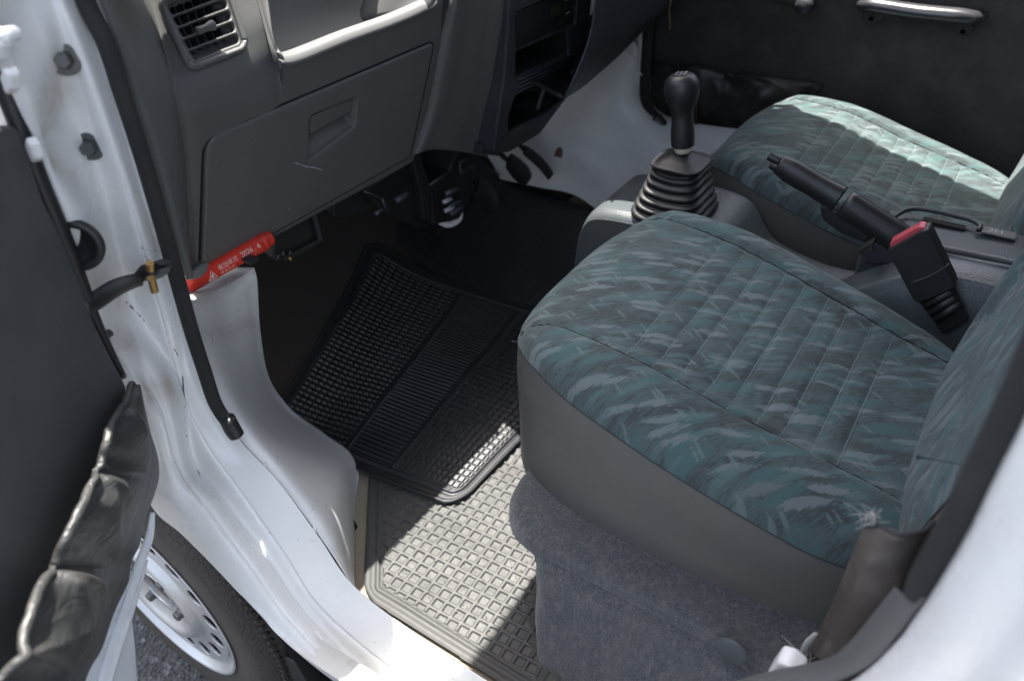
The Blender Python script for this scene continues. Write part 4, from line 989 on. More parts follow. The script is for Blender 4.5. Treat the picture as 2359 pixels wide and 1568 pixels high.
# ---------------- seat belt buckle
bk = empty('seat_belt_buckle', parent=van, label='black seat belt buckle with red release button')
BY = .945
q = [at(x, y, Y, BY) for x, y in [(2048, 568), (2128, 522), (2142, 520), (2200, 640), (2205, 655), (2120, 690), (2108, 682)]]
q = roundpoly(q, .004, 4)
hous = MB().prism([p + [0, -.011, 0] for p in q], [0, .024, 0]).make('buckle_housing', M['black'], bk, smooth=False, bevel=.003, seg=3)
r_ = [at(x, y, Y, BY) for x, y in [(2052, 556), (2120, 518), (2134, 522), (2136, 532), (2062, 572), (2054, 568)]]
MB().prism([p + [0, -.0075, .0015] for p in roundpoly(r_, .003, 4)], [0, .017, 0]).make('release_button', M['redbutton'], bk, smooth=False, bevel=.002, seg=3)
ll = [at(x, y, Y, BY - .0115) for x, y in [(2100, 652), (2150, 632), (2188, 608)]]
MB().tube(cr(np.array(ll), 12), .0014, 6).make('moulding_line', M['dash2'], bk)
for i in range(4):
    a_, b_ = at(2118 + i * 12, 690 + i * 15, Y, BY - .004), at(2185 + i * 8, 655 + i * 15, Y, BY - .004)
    MB().tube([a_, b_], .006, 8, flat=1.0).make('boot_rib', M['black'], bk)
q = [at(x, y, Y, BY) for x, y in [(2110, 682), (2190, 645), (2230, 740), (2170, 770)]]
MB().prism(q, [0, .010, 0]).make('buckle_stalk', M['black'], bk, smooth=False, bevel=.002)
# ================================================================== rear door pillar, belt and trims (passenger side)
bp = empty('rear_pillar', parent=van, label='white rear door pillar with black seal and grey trim')
pe = [(1760,1700),(1968,1568),(2062,1486),(2110,1425),(2156,1358),(2231,1234),(2295,1103),(2355,986),(2430,820),(2540,560)]
def shf(dx, dy, k=0): return [(x + dx + k * i, y + dy) for i, (x, y) in enumerate(pe)]
p0 = cv(Y, .345, pe); p1 = cv(Y, .334, shf(16, 10)); p2 = cv(Y, .315, shf(60, 40, 3)); p3 = cv(Y, .295, shf(140, 95, 4))
p4 = cv(Y, .262, shf(300, 200, 4)); p5 = cv(Y, .25, shf(700, 420, 4))
grid('pillar_panel', surf([p0, p1, p2, p3, p4, p5], 90, 60), M['paint'], bp, solid=.001)
# grey trim strip along its inner edge
s0 = cv(Y, .345, [(1885,1600),(1960,1530),(2030,1462),(2090,1375),(2140,1285),(2175,1215)])
s1 = cv(Y, .352, [(1868,1575),(1940,1518),(2005,1450),(2055,1372),(2098,1290),(2132,1300)])
a0 = cv(Y, .346, [(1700,1660),(1850,1600),(1998,1539),(2069,1467),(2118,1404),(2140,1375)])
a1 = cv(Y, .362, [(1690,1590),(1758,1565),(1912,1535),(1968,1501),(2024,1441),(2081,1366)])
a2 = cv(Y, .372, [(1690,1580),(1752,1560),(1905,1526),(1960,1490),(2014,1430),(2072,1358)])
a3 = cv(Y, .40, [(1690,1585),(1752,1565),(1900,1530),(1955,1496),(2008,1436),(2066,1362)])
grid('sill_trim', surf([a0, (a0 + a1) / 2 + [0, -.002, .003], a1, a2, a3], 60, 24), M['dash'], bp, solid=.003)
P = cv(Y, .350, [(2105,1372),(2132,1330),(2200,1212),(2264,1084),(2322,968),(2396,808),(2512,530)])
MB().tube(cr(P, 60), [.006, .0085, .0088, .0088, .0088, .0088, .0088], 14, flat=.8).make('weatherstrip', M['seal'], bp)
P = cv(Y, .372, [(2150,1400),(2190,1300),(2250,1180),(2310,1060),(2370,940),(2450,780),(2580,480)])
grid('pillar_trim', surf([P + [0, -.010, 0], P + [-.004, .0, 0], P + [.0, .05, 0], P + [.02, .10, 0]], 60, 20), M['blackvinyl'], bp, solid=.002)
# dusty flecks
mb = MB()
for k in range(70):
    t = rng.random(); x_ = 2120 + t * 170 + rng.normal(0, 12); y_ = 1290 - t * 420 + rng.normal(0, 20)
    p = at(x_, y_, Y, .331); r = abs(rng.normal(0, .0009)) + .0004
    mb.add([p + r * np.array([math.cos(a) * rng.uniform(.5, 1.4), 0, math.sin(a)]) for a in np.linspace(0, 6.28, 6)[:-1]], [(0, 1, 2, 3, 4)])
# lower white inner sill patch and belt anchor
P = cv(Y, .40, [(1735,1640),(1754,1582),(1770,1552),(1790,1524),(1820,1534),(1846,1556),(1856,1640)])
MB().prism(P, [0, .02, 0]).make('inner_sill', M['paint2'], bp, smooth=False, bevel=.003)
bt = empty('seat_belt', parent=van, label='black seat belt end in a worn brown sleeve with frayed white threads')
s0 = cv(Y, .455, [(1995,1215),(1965,1290),(1930,1375),(1895,1450),(1868,1485)])
s1 = cv(Y, .438, [(2030,1222),(1998,1300),(1962,1388),(1925,1465),(1885,1510)])
s2 = cv(Y, .435, [(2075,1228),(2042,1310),(2003,1400),(1965,1480),(1920,1520)])
s3 = cv(Y, .445, [(2125,1222),(2092,1305),(2045,1405),(1998,1490),(1950,1520)])
s4 = cv(Y, .470, [(2150,1205),(2120,1280),(2075,1385),(2020,1485),(1965,1520)])
SG = surf([s0, s1, s2, s3, s4], 60, 40); SG[..., 1] += .0015 * vnoise(40, 60, (4, 10), 5)
grid('belt_sleeve', SG, M['sleeve'], bt, solid=.0025)
MB().tube(SG[:, 0], .0022, 8).make('sleeve_rim', M['webbing'], bt)
P = cv(Y, .452, [(1893,1470),(1875,1495),(1852,1520),(1838,1545),(1836,1570)])
w_ = np.array([.030, .004, .012])
grid('webbing', np.array([cr(P, 30), cr(P + w_ * .5, 30), cr(P + w_ * 1.2, 30), cr(P + w_ * 2.0, 30)]), M['webbing'], bt, solid=.002)
MB().tube(cr(cv(Y, .42, [(1825,1545),(1835,1556),(1860,1562),(1900,1556)]), 16), .009, 10).make('anchor_bolt', M['black'], bt)
MB().tube(cr(cv(Y, .42, [(1960,1500),(1975,1512),(1968,1530)]), 16), .008, 10).make('anchor_bolt', M['black'], bt)
def tuft(c, n, L, sp, d):
    mb = MB()
    for k in range(n):
        p = np.array(c) + rng.normal(0, sp, 3); v = np.array(d) + rng.normal(0, .55, 3); v /= np.linalg.norm(v); l = L * rng.uniform(.5, 1.3)
        b = rng.normal(0, .6, 3) * l
        mb.tube(cr(np.array([p, p + v * l * .5 + b * .3, p + v * l + b]), 6), [.0005, .0004, .0002], 4)
    return mb
tuft(at(2010, 1196, Y, .447), 26, .007, .0035, (-.4, -.2, .5)).make('frayed_threads', M['rag'], bt)
tuft(at(1852, 1515, Y, .442), 16, .009, .004, (-.35, -.2, -.8)).make('frayed_threads', M['rag'], bt)
P = [at(1880, 1458, Y, .44), at(1862, 1478, Y, .438), at(1852, 1500, Y, .438), at(1848, 1520, Y, .44)]
MB().tube(cr(np.array(P), 14), [.002, .0035, .0035, .001], 10, flat=.5).make('frayed_threads', M['rag'], bt)
P = [at(2004, 1178, Y, .447), at(2012, 1186, Y, .446), at(2014, 1200, Y, .447), at(2010, 1214, Y, .448)]
MB().tube(cr(np.array(P), 12), [.001, .0028, .0022, .001], 8, flat=.4).make('frayed_threads', M['rag'], bt)
# seam on the backrest side
P = cv(Y, .498, [(2112,1052),(2126,1054),(2180,1063),(2225,1072)])
MB().tube(cr(P, 24), [.0022, .0012, .0005, .0005, .0005], 6, flat=.5).make('seam', M['seam'], [c for c in seatP.children if c.name.startswith('backrest_cover')][0])
# ================================================================== front wheel
wh = empty('front_wheel', parent=van, label='steel front wheel with round holes and worn tyre in the wheel arch')
AXN = np.array([0, -1.0, 0]); wcn = np.array([-.862, .262, .262])     # axle line, outer face of the rim
R_ = [(.168, .001), (.171, -.002), (.185, .000), (.205, .002), (.222, .001), (.235, -.006), (.244, -.016), (.246, -.020), (.252, -.026), (.2555, -.035), (.258, -.055), (.2585, -.075), (.258, -.095), (.2555, -.118), (.246, -.135), (.22, -.15), (.17, -.15)]
pr = cr(np.array(R_), 90)
MB().lathe([tuple(p) for p in pr[:25]], wcn, AXN, 120).make('tyre_sidewall', M['tyre'], wh)
MB().lathe([tuple(p) for p in pr[24:]], wcn, AXN, 120).make('tyre_tread', M['tread'], wh)
mb = MB()                                         # tread shoulder blocks
for k in range(120):
    a = 2 * math.pi * k / 120; 
    if math.cos(a) < -.6 and False: continue
    er = np.array([math.cos(a), 0, math.sin(a)]); et = np.array([-math.sin(a), 0, math.cos(a)])
    for (r, y, w_, l_) in ((.2520, .020, .0034, .008), (.2565, .045, .004, .012), (.2575, .075, .004, .012)):
        ph = .5 * (int(y * 1000) % 2); c = wcn + er * r + np.array([0, y, 0]) + et * (.0066 * ph + rng.normal(0, .0006))
        mb.box(c, (.008, l_ * rng.uniform(.8, 1.1), w_ * 2 * rng.uniform(.75, 1.05)), np.array([er, [0, 1, 0], et]).T)
mb.make('tread_blocks', M['tread'], wh, smooth=False, bevel=.001, seg=1)['kind'] = 'stuff'
rim_ = [(.169, -.001), (.1705, .001), (.168, .002), (.1655, .001), (.163, -.003), (.160, -.007), (.157, -.010), (.153, -.011), (.148, -.010), (.145, -.010)]
rimo = MB().lathe([tuple(p) for p in cr(np.array(rim_), 50)], wcn, AXN, 96).make('rim', M['silver'], wh)
# disc ring with true round holes
def circ(r, n, c=(0, 0)): return [wcn + [c[0] + r * math.cos(t), 0, c[1] + r * math.sin(t)] for t in np.linspace(0, 2 * math.pi, n, endpoint=False)]
hol = [circ(.0145, 24, (.1240 * math.cos(t), .1265 * math.sin(t))) for t in np.linspace(0, 2 * math.pi, 16, endpoint=False) + .10]
disc = plate('wheel_disc', (wcn + [0, .006, 0], (0, -1, 0)), circ(.147, 80), hol + [circ(.100, 60)], .004, M['silver'], wh, bevel=.001, r=0, world=True)
dm = [(.104, -.007), (.099, -.005), (.094, .001), (.087, .0065), (.079, .006), (.070, -.001), (.060, -.006), (.050, -.007), (.042, -.007), (.0345, -.005), (.0325, -.003), (.0310, -.003), (.0305, -.010)]
MB().lathe([tuple(p) for p in cr(np.array(dm), 60)], wcn, AXN, 80).make('wheel_centre', M['silver'], wh)
MB().lathe([(.0305, -.010), (.029, -.024), (.024, -.026), (.022, -.022), (.012, -.022), (.010, -.016), (0, -.016)], wcn, AXN, 40).make('hub', M['rust'], wh)
for k in range(4):
    t = rad(-40 + 90 * k); c = wcn + [.050 * math.cos(t), .007, .050 * math.sin(t)]
    MB().lathe([(0, .012), (.0070, .012), (.0084, .0105), (.0084, .004), (.0100, .001), (.0100, -.002)], c, AXN, 6).make('wheel_nut', M['nut'], wh, smooth=False, bevel=.0008)
MB().lathe([(.14, -.05), (.13, -.12), (0, -.12)], wcn, AXN, 40).make('brake_drum', M['void'], wh)
# mud flap / dark sill underside behind the wheel
P = cv(Y, .285, [(655,1512),(760,1568),(900,1660),(760,1750),(700,1640)])
MB().prism(P, [0, .15, 0]).make('mud_flap', M['rubber'], van, smooth=False, bevel=.002)
MB().box((.02, .36, .33), (.80, .2, .06)).make('sill_underside', M['black'], van, smooth=False)
# ================================================================== open passenger door
dn = empty('passenger_door', parent=van, label='open front passenger door, dark vinyl inner panel with gathered pocket')
TH = rad(57); dh = np.array([math.cos(TH), -math.sin(TH), 0]); dnn = np.array([math.sin(TH), math.cos(TH), 0])   # along the door, towards the camera side
DP = (np.array([-.635, .262, 0]), dnn)
def dq(pts, off=0): return cvp(DP, pts, off)
# inner trim panel
oc = [(-260, 260), (-20, 302), (8, 290), (30, 288), (48, 300), (72, 372), (102, 462), (134, 524), (184, 640), (220, 746), (262, 832), (292, 888), (296, 960), (290, 1010), (270, 1120), (240, 1300), (200, 1420), (150, 1600), (-300, 1750)]
trim = plate('door_trim', DP, oc, [], .012, M['doorvinyl'], dn, bevel=.003, r=.004, off=0, label='plain dark grey vinyl trim panel')
# white steel behind it (inner skin), with its lower hinge-side edge
ow = [(-300, -100), (-60, -60), (-20, 90), (24, 250), (60, 350), (120, 500), (178, 640), (214, 746), (256, 832), (300, 900), (345, 1010), (358, 1100), (356, 1153), (352, 1214), (340, 1290), (336, 1340), (342, 1400), (350, 1480), (356, 1570), (366, 1700), (-300, 1900)]
skin = plate('door_skin', DP, ow, [], .010, M['frit'], dn, bevel=.003, r=.004, off=-.016, label='white painted steel edge of the open door')
# pressed edge ridge on the white steel
P = dq([(352, 1180), (345, 1235), (322, 1300), (290, 1400), (255, 1500), (225, 1600)], -.0135); MB().tube(cr(P, 40), [.003, .005, .006, .006, .006, .006], 10, flat=.8).make('pressed_rib', M['frit'], skin)
P = dq([(338, 1290), (318, 1340), (290, 1420), (262, 1500), (235, 1590)], -.014); MB().tube(cr(P, 40), [.002, .006, .008, .009, .009], 10, flat=.8).make('pressed_rib', M['frit'], skin)
# black rubber seal on the door's hinge-side edge
P = dq([(-60, 30), (-20, 118), (10, 195), (44, 290), (84, 400), (122, 492), (150, 560), (182, 640), (214, 722), (250, 800), (285, 868)], -.004)
MB().tube(cr(P, 70), [.0075] * 6 + [.006, .004, .003], 12).make('door_seal', M['black'], dn)
# white edge above the trim
# pocket: gathered vinyl bag
hemP = [(296, 884), (284, 920), (262, 955), (240, 1012), (222, 1062), (202, 1115), (172, 1180), (140, 1245), (108, 1306), (85, 1350), (58, 1420), (22, 1505), (-12, 1570), (-60, 1650)]
hemo = [.006, .018, .026, .030, .026, .032, .036, .034, .024, .034, .040, .040, .036, .03]
out_ = [(297, 889), (322, 935), (347, 996), (364, 1051), (367, 1098), (356, 1139), (332, 1205), (322, 1255), (304, 1292), (296, 1340), (264, 1410), (236, 1492), (206, 1545), (170, 1650)]
hem = cr(np.array([on(x, y, (DP[0] + dnn * o_, dnn)) for (x, y), o_ in zip(hemP, hemo)]), 200)
outl = cr(np.array([on(x, y, (DP[0] + dnn * .0025, dnn)) for (x, y) in out_]), 200)
s = np.linspace(0, 1, 70)[:, None, None]
BG = hem[None] * (1 - s) + outl[None] * s
u_ = np.linspace(0, 1, 200)[None, :]; v_ = np.linspace(0, 1, 70)[:, None]
bulge = .012 * np.sin(math.pi * v_ ** .8) + 0 * u_
knots = (.345, .62)
fold = 0 * bulge
for kx, ky, sl_x, wd, am in ((.345, 0, .22, .018, .010), (.345, 0, .42, .02, .008), (.345, 0, -.05, .02, .006), (.62, 0, .20, .02, .012), (.62, 0, .40, .022, .009), (.62, 0, .02, .02, .008), (.10, 0, .2, .02, .006), (.85, 0, .15, .03, .010), (.85, 0, -.1, .03, .008)):
    fold += 1.2 * am * np.exp(-np.abs((u_ - kx - sl_x * v_) / (.8 * wd + .06 * v_)) ** 1.15) * np.exp(-v_ * 1.1)
fold += .0010 * vnoise(70, 200, (5, 16), 2) * (1 - v_ ** 2) + .0007 * vnoise(70, 200, (2, 60), 3) * np.exp(-v_ * 9)
pinch = -.012 * sum(np.exp(-((u_ - k) / .014) ** 2) for k in knots) * np.exp(-v_ * 6)
BG = BG + dnn * (bulge + fold * np.sin(math.pi * np.clip(v_ * 1.3 + .15, 0, 1)) + pinch)[..., None]
pc = grid('door_pocket', BG, M['pocket'], dn, solid=.0015, label='gathered black vinyl map pocket with elastic hem')
# rolled hem
hr_ = BG[0] + dnn * .003; rad_ = .0036 + .0003 * np.interp(np.linspace(0, 1, 200), np.linspace(0, 1, 40), rng.normal(size=40)) - .0035 * sum(np.exp(-((np.linspace(0, 1, 200) - k) / .010) ** 2) for k in knots)
MB().tube(hr_, np.clip(rad_, .0018, .01), 12).make('pocket_hem', M['pocket'], pc)
hr2 = BG[5] + dnn * .0015
# outer shell of the door (towards the street), window frame
sh = []
for z in (.30, .45, .60, .75, .90, 1.02):
    r0 = max(.0, .17 - .0) if z < .45 else 0
    s0_ = np.interp(z, [.30, .45, .55, .60, 1.02], [.22, .12, .02, -.02, -.02])
    sh.append([np.array([-.66, .262, 0]) * [1, 1, 0] + dh * (s0_ + t * (.86 - s0_)) - dnn * (.045 + .02 * math.sin(math.pi * (z - .3) / .9)) + [0, 0, z] for t in np.linspace(0, 1, 8)])
grid('outer_skin', surf(sh, 40, 30), M['frit'], dn, solid=.002)
fr = [np.array([-.66, .262, 0]) * [1, 1, 0] + dh * s_ + [0, 0, z] - dnn * .02 for s_, z in ((-.01, 1.02), (.30, 1.62), (.40, 1.68), (.86, 1.68), (.90, 1.02))]
MB().tube(cr(np.array(fr), 60), .014, 8).make('window_frame', M['black'], dn)
# ================================================================== red emergency flare clipped under the dash
fl_ = empty('road_flare', label='red emergency flare with Japanese lettering clipped under the glovebox', cat='flare')
fa, fb = at(434, 652, X, -.745), at(622, 546, X, -.745)
fv = fb - fa; FL = np.linalg.norm(fv); fv = fv / FL
fr_ = .0118
pf = [(0, -.006), (fr_ * .7, -.005), (fr_ * .97, .0), (fr_, .004), (fr_, FL * .80), (fr_ * 1.05, FL * .80 + .001), (fr_ * 1.05, FL * .80 + .005), (fr_ * .98, FL * .80 + .006), (fr_ * .98, FL * .86), (fr_ * 1.06, FL * .86 + .001), (fr_ * 1.06, FL * .86 + .006), (fr_ * .9, FL * .86 + .008), (fr_ * .86, FL * .95), (fr_ * .9, FL * .96), (fr_ * .88, FL - .001), (fr_ * .7, FL), (0, FL)]
MB().lathe(pf, fa, fv, 48).make('flare_tube', M['red'], fl_)
tc = (CAM - (fa + fb) / 2); tc -= fv * (tc @ fv); tc /= np.linalg.norm(tc)      # side of the tube facing the doorway
ub = np.cross(fv, tc); ub = -ub if ub[2] < 0 else ub
def wraptext(s, size, t0, ang0, mat):
    cu = bpy.data.curves.new('t', 'FONT'); cu.body = s; cu.size = size; cu.extrude = .00001
    tmp = bpy.data.objects.new('t', cu); SC.collection.objects.link(tmp)
    me = bpy.data.meshes.new_from_object(tmp.evaluated_get(bpy.context.evaluated_depsgraph_get())); bpy.data.objects.remove(tmp)
    for v in me.vertices:
        a = ang0 + v.co.y / fr_; r = fr_ + .00025 + v.co.z
        v.co = Vector(fa + fv * (t0 + v.co.x) + r * (math.cos(a) * tc + math.sin(a) * ub))
    me.materials.clear(); me.materials.append(mat); me.name = 'lettering'
    return linkobj(bpy.data.objects.new('lettering', me), fl_)
M['flare_ink'] = plain('flare_ink', (.80, .62, .56), .6)
wraptext('\u6709\u52b9\u5e74\u6708', .060 * FL, .285 * FL, -.45, M['flare_ink'])
wraptext('2026 . 6', .074 * FL, .560 * FL, -.45, M['flare_ink'])
wraptext('\u88fd \u9020 \u5e74 \u6708', .034 * FL, .30 * FL, -.95, M['flare_ink'])
wraptext('2022 . 7', .042 * FL, .60 * FL, -.95, M['flare_ink'])
wraptext('\u53ef\u71c3\u6027', .028 * FL, .165 * FL, -1.25, M['flare_ink'])
mb = MB(); T_ = [(.155 * FL, -.95), (.255 * FL, -.95), (.205 * FL, -.05), (.155 * FL, -.95)]
L = []
for (a, b), (c, d) in zip(T_[:-1], T_[1:]):
    for t in np.linspace(0, 1, 8): x_, an = a + (c - a) * t, b + (d - b) * t; L.append(fa + fv * x_ + (fr_ + .0002) * (math.cos(an) * tc + math.sin(an) * ub))
mb.tube(np.array(L), .0005, 4); mb.make('warning_triangle', M['flare_ink'], fl_)
fm = [(-.0, -.0), (.0022, .15), (.0026, .32), (.0012, .30), (.0010, .52), (-.0008, .40), (-.0010, .28), (-.0024, .30), (-.0026, .10), (-.0016, -.02)]
MB().prism([fa + fv * (.205 * FL + x_ * FL / .15) + (fr_ + .0003) * (math.cos(an - .80) * tc + math.sin(an - .80) * ub) for x_, an in fm], tc * .0001).make('flame_symbol', M['flare_ink'], fl_, smooth=False)
# clips that hold it
P = [at(x, y, X, -.70) for x, y in [(446, 624), (470, 606), (486, 606), (480, 626), (466, 640), (436, 648)]]
MB().prism(P, [-.012, 0, 0]).make('flare_clip', M['dash'], dash, smooth=False, bevel=.003, seg=3)
P = [at(x, y, X, -.72) for x, y in [(572, 603), (594, 591), (598, 600), (580, 612)]]
MB().prism(P, [-.02, 0, 0]).make('flare_clip', M['black'], dash, smooth=False, bevel=.001)
# ================================================================== cabin shell outside the frame (shades the interior)
for o_ in [o for o in bpy.data.objects if o.type == 'FONT']:
    me = bpy.data.meshes.new_from_object(o_.evaluated_get(bpy.context.evaluated_depsgraph_get())); n0, pr0, mw = o_.name.split('.')[0], o_.parent, o_.matrix_world.copy()
    me.transform(mw); bpy.data.objects.remove(o_); me.name = n0; linkobj(bpy.data.objects.new(n0, me), pr0)
sh_ = empty('cabin_shell', parent=van, label='white cabin roof, rear wall and windscreen frame')
MB().box((.17, .995, 1.80), (1.66, 1.335, .04)).make('roof', M['frit'], sh_, smooth=False, bevel=.02, seg=3)
MB().box((.20, .98, 1.772), (1.58, 1.22, .01)).make('headliner', M['headliner'], sh_, smooth=False)
MB().box((.36, .98, .95), (.03, 1.30, 1.70)).make('rear_wall', M['darkwall'], sh_, smooth=False)
for y in (.37, 1.60): MB().tube([[-1.0, y, 1.10], [-.80, y, 1.42], [-.66, y + (.02 if y < 1 else -.02), 1.79]], .022, 10).make('windscreen_pillar', M['frit'], sh_)
MB().box((-1.33, .98, .65), (.03, 1.40, .80)).make('front_bulkhead', M['paint2'], sh_, smooth=False)
MB().box((.54, .285, 1.0), (.90, .03, .9)).make('side_panel', M['frit'], sh_, smooth=False)
MB().box((.42, 1.66, 1.35), (.62, .03, .7)).make('side_panel', M['frit'], sh_, smooth=False)
MB().box((-1.0, 1.70, .75), (.62, .04, .74)).make('fender', M['frit'], sh_, smooth=False)
MB().box((-1.03, .245, .80), (.56, .02, .44)).make('fender', M['frit'], sh_, smooth=False)
MB().box((-1.34, .98, .72), (.05, 1.46, .64)).make('front_panel', M['frit'], sh_, smooth=False, bevel=.01)

sw = empty('steering', parent=van, label="steering wheel and instrument hood in front of the driver's seat")
MB().box((-.665, 1.40, 1.12), (.33, .58, .08)).make('sun_block_hood', M['dash2'], sw, smooth=False, bevel=.03, seg=3)  # unseen hood, added and widened to block sun in the driver's footwell
ring_ = [np.array([-.50, 1.37, 1.14]) + .185 * (math.cos(t) * np.array([0, 1, 0]) + math.sin(t) * np.array([-.62, 0, .78])) for t in np.linspace(0, 2 * math.pi, 64)]
mbw = MB().tube(ring_, .014, 10, cap=False)
for t in (0, math.pi, -math.pi / 2): mbw.tube([np.array([-.52, 1.37, 1.12]), np.array([-.50, 1.37, 1.14]) + .185 * (math.cos(t) * np.array([0, 1, 0]) + math.sin(t) * np.array([-.62, 0, .78]))], .013, 8)
mbw.make('steering_wheel', M['black'], sw)
# ================================================================== floor mats (loose, each a thing)
def heightmat(name, quad, nu, nv, hfun, zfun, mat, th, label, group=None):
    """quad: 4 plan corners; hfun(s,t)-> raised height; zfun(x,y)-> resting height"""
    q = np.array(quad, float); s = np.linspace(0, 1, nu)[None, :, None]; t = np.linspace(0, 1, nv)[:, None, None]
    P = (q[0] * (1 - s) + q[1] * s) * (1 - t) + (q[3] * (1 - s) + q[2] * s) * t
    z = zfun(P[..., 0], P[..., 1]) + th + hfun(np.broadcast_to(s[..., 0], P.shape[:2]), np.broadcast_to(t[..., 0], P.shape[:2]), P)
    G = np.dstack([P, z]); G[0, :, 2] -= th; G[-1, :, 2] -= th; G[:, 0, 2] -= th; G[:, -1, 2] -= th
    o = grid(name, G, mat, None, smooth=True)
    o['label'] = label; o['category'] = 'floor mat'
    if group: o['group'] = group
    return o
def corner_cut(P, q, r): return P
def floorz(x, y):
    return .3705 + np.interp(-x, [0, .84, .90, .95, .99, 1.03, 1.065, 1.10, 1.14, 1.18], [0, 0, .003, .009, .020, .036, .056, .086, .128, .175])
def sstep(a, e): return np.clip((a) / e + .5, 0, 1)
# --- checkered mat on the floor
q1 = [at(836, 1375, Z, .375)[:2], at(1262, 1640, Z, .375)[:2], (-.20, .86), (-.84, .80)]
q1 = [at(836, 1378, Z, .376)[:2], at(1300, 1669, Z, .376)[:2], (-.16, .90), (-.60, .90)]
def mat1():
    # outline in plan: clipped front corner following the housing
    A = at(836, 1372, Z, .376)[:2]; B = at(1300, 1666, Z, .376)[:2]; Cc = at(850, 1062, Z, .376)[:2]
    xs = np.concatenate([np.linspace(-1.0, -.62, 160, endpoint=False), np.linspace(-.62, -.225, 500)]); ys = np.concatenate([np.linspace(.36, .68, 400, endpoint=False), np.linspace(.68, .98, 90)])
    nx, ny = len(xs), len(ys)
    XX, YY = np.meshgrid(xs, ys)
    def side(P, Q): d = np.array(Q) - P; d = d / np.linalg.norm(d); return (XX - P[0]) * (-d[1]) + (YY - P[1]) * d[0]
    d1 = side(A, B); d1 = d1 if side(A, B)[-1, nx // 2] > 0 else -d1
    d2 = side(A, Cc); d2 = d2 if d2[-1, nx // 2] > 0 else -d2
    d3 = YY * 0 + (XX + .985); d4 = .965 - YY; d5 = at(1250, 1560, Z, .376)[0] + .02 - XX
    D = np.minimum.reduce([d1, d2, d3, d4, d5])
    # rounded corner where the two near edges meet
    rr = .02; c = np.where((d1 < rr) & (d2 < rr), rr - np.hypot(rr - d1, rr - d2), 9); D = np.minimum(D, c)
    c = np.where((d1 < .03) & (d5 < .03), .03 - np.hypot(.03 - d1, .03 - d5), 9); D = np.minimum(D, c)
    p = .0166; u = (XX * .829 + YY * .559); v = (-XX * .559 + YY * .829)
    u = XX + .3; v = YY + .12 * XX
    ang = rad(3); u, v = XX * math.cos(ang) + YY * math.sin(ang), -XX * math.sin(ang) + YY * math.cos(ang)
    cu_, cv_ = np.abs((u / p) % 1 - .5), np.abs((v / p) % 1 - .5)
    m = np.maximum(cu_, cv_)
    h = sstep(m - .365, .07) * .0026 + .0004 * (m < .345) * vnoise(ny, nx, (40, 40), 9)                       # ridges round each square
    h += .0016 * sstep(.30 - m, .06) * 0
    bord = sstep(.026 - D, .003); h = h * (1 - bord) + bord * (.0005 + .0030 * np.exp(-((D - .019) / .0035) ** 2) + .0022 * np.exp(-((D - .006) / .005) ** 2))
    z = .3715 + .0035 + h + .0006 * vnoise(ny, nx, (9, 9), 4)
    z = z + np.interp(-XX, [0, .84, .90, .95, 1.0], [0, 0, .003, .009, .022])
    keep = D > 0
    idx = -np.ones(keep.shape, int); idx[keep] = np.arange(keep.sum())
    V = np.dstack([XX, YY, z])[keep]
    K = keep[:-1, :-1] & keep[1:, :-1] & keep[:-1, 1:] & keep[1:, 1:]
    Fc = [(idx[i, j], idx[i, j + 1], idx[i + 1, j + 1], idx[i + 1, j]) for i, j in zip(*np.nonzero(K))]
    o = mesh('floor_mat', V, Fc, M['mat1'], None, solid=.0035)
    o['label'] = 'worn black rubber mat with square grid, partly sunlit, beside the door sill'; o['category'] = 'floor mat'
mat1()
mbg = MB()
for k in range(420):                             # grit trodden into the mats
    gx_, gy_ = rng.uniform(-.62, -.26), rng.uniform(.42, .72)
    if gy_ < at(836, 1372, Z, .376)[1] + .012: continue
    r_ = rng.uniform(.0003, .0010); mbg.box((gx_, gy_, .3772 + r_), (r_ * 2, r_ * 1.5, r_), np.linalg.qr(rng.normal(size=(3, 3)))[0])
gr_ = mbg.make('grit', plain('grit', (.16, .14, .11), .9), None, smooth=False); gr_['kind'] = 'stuff'; gr_['label'] = 'fine grit and crumbs trodden into the square-grid mat'
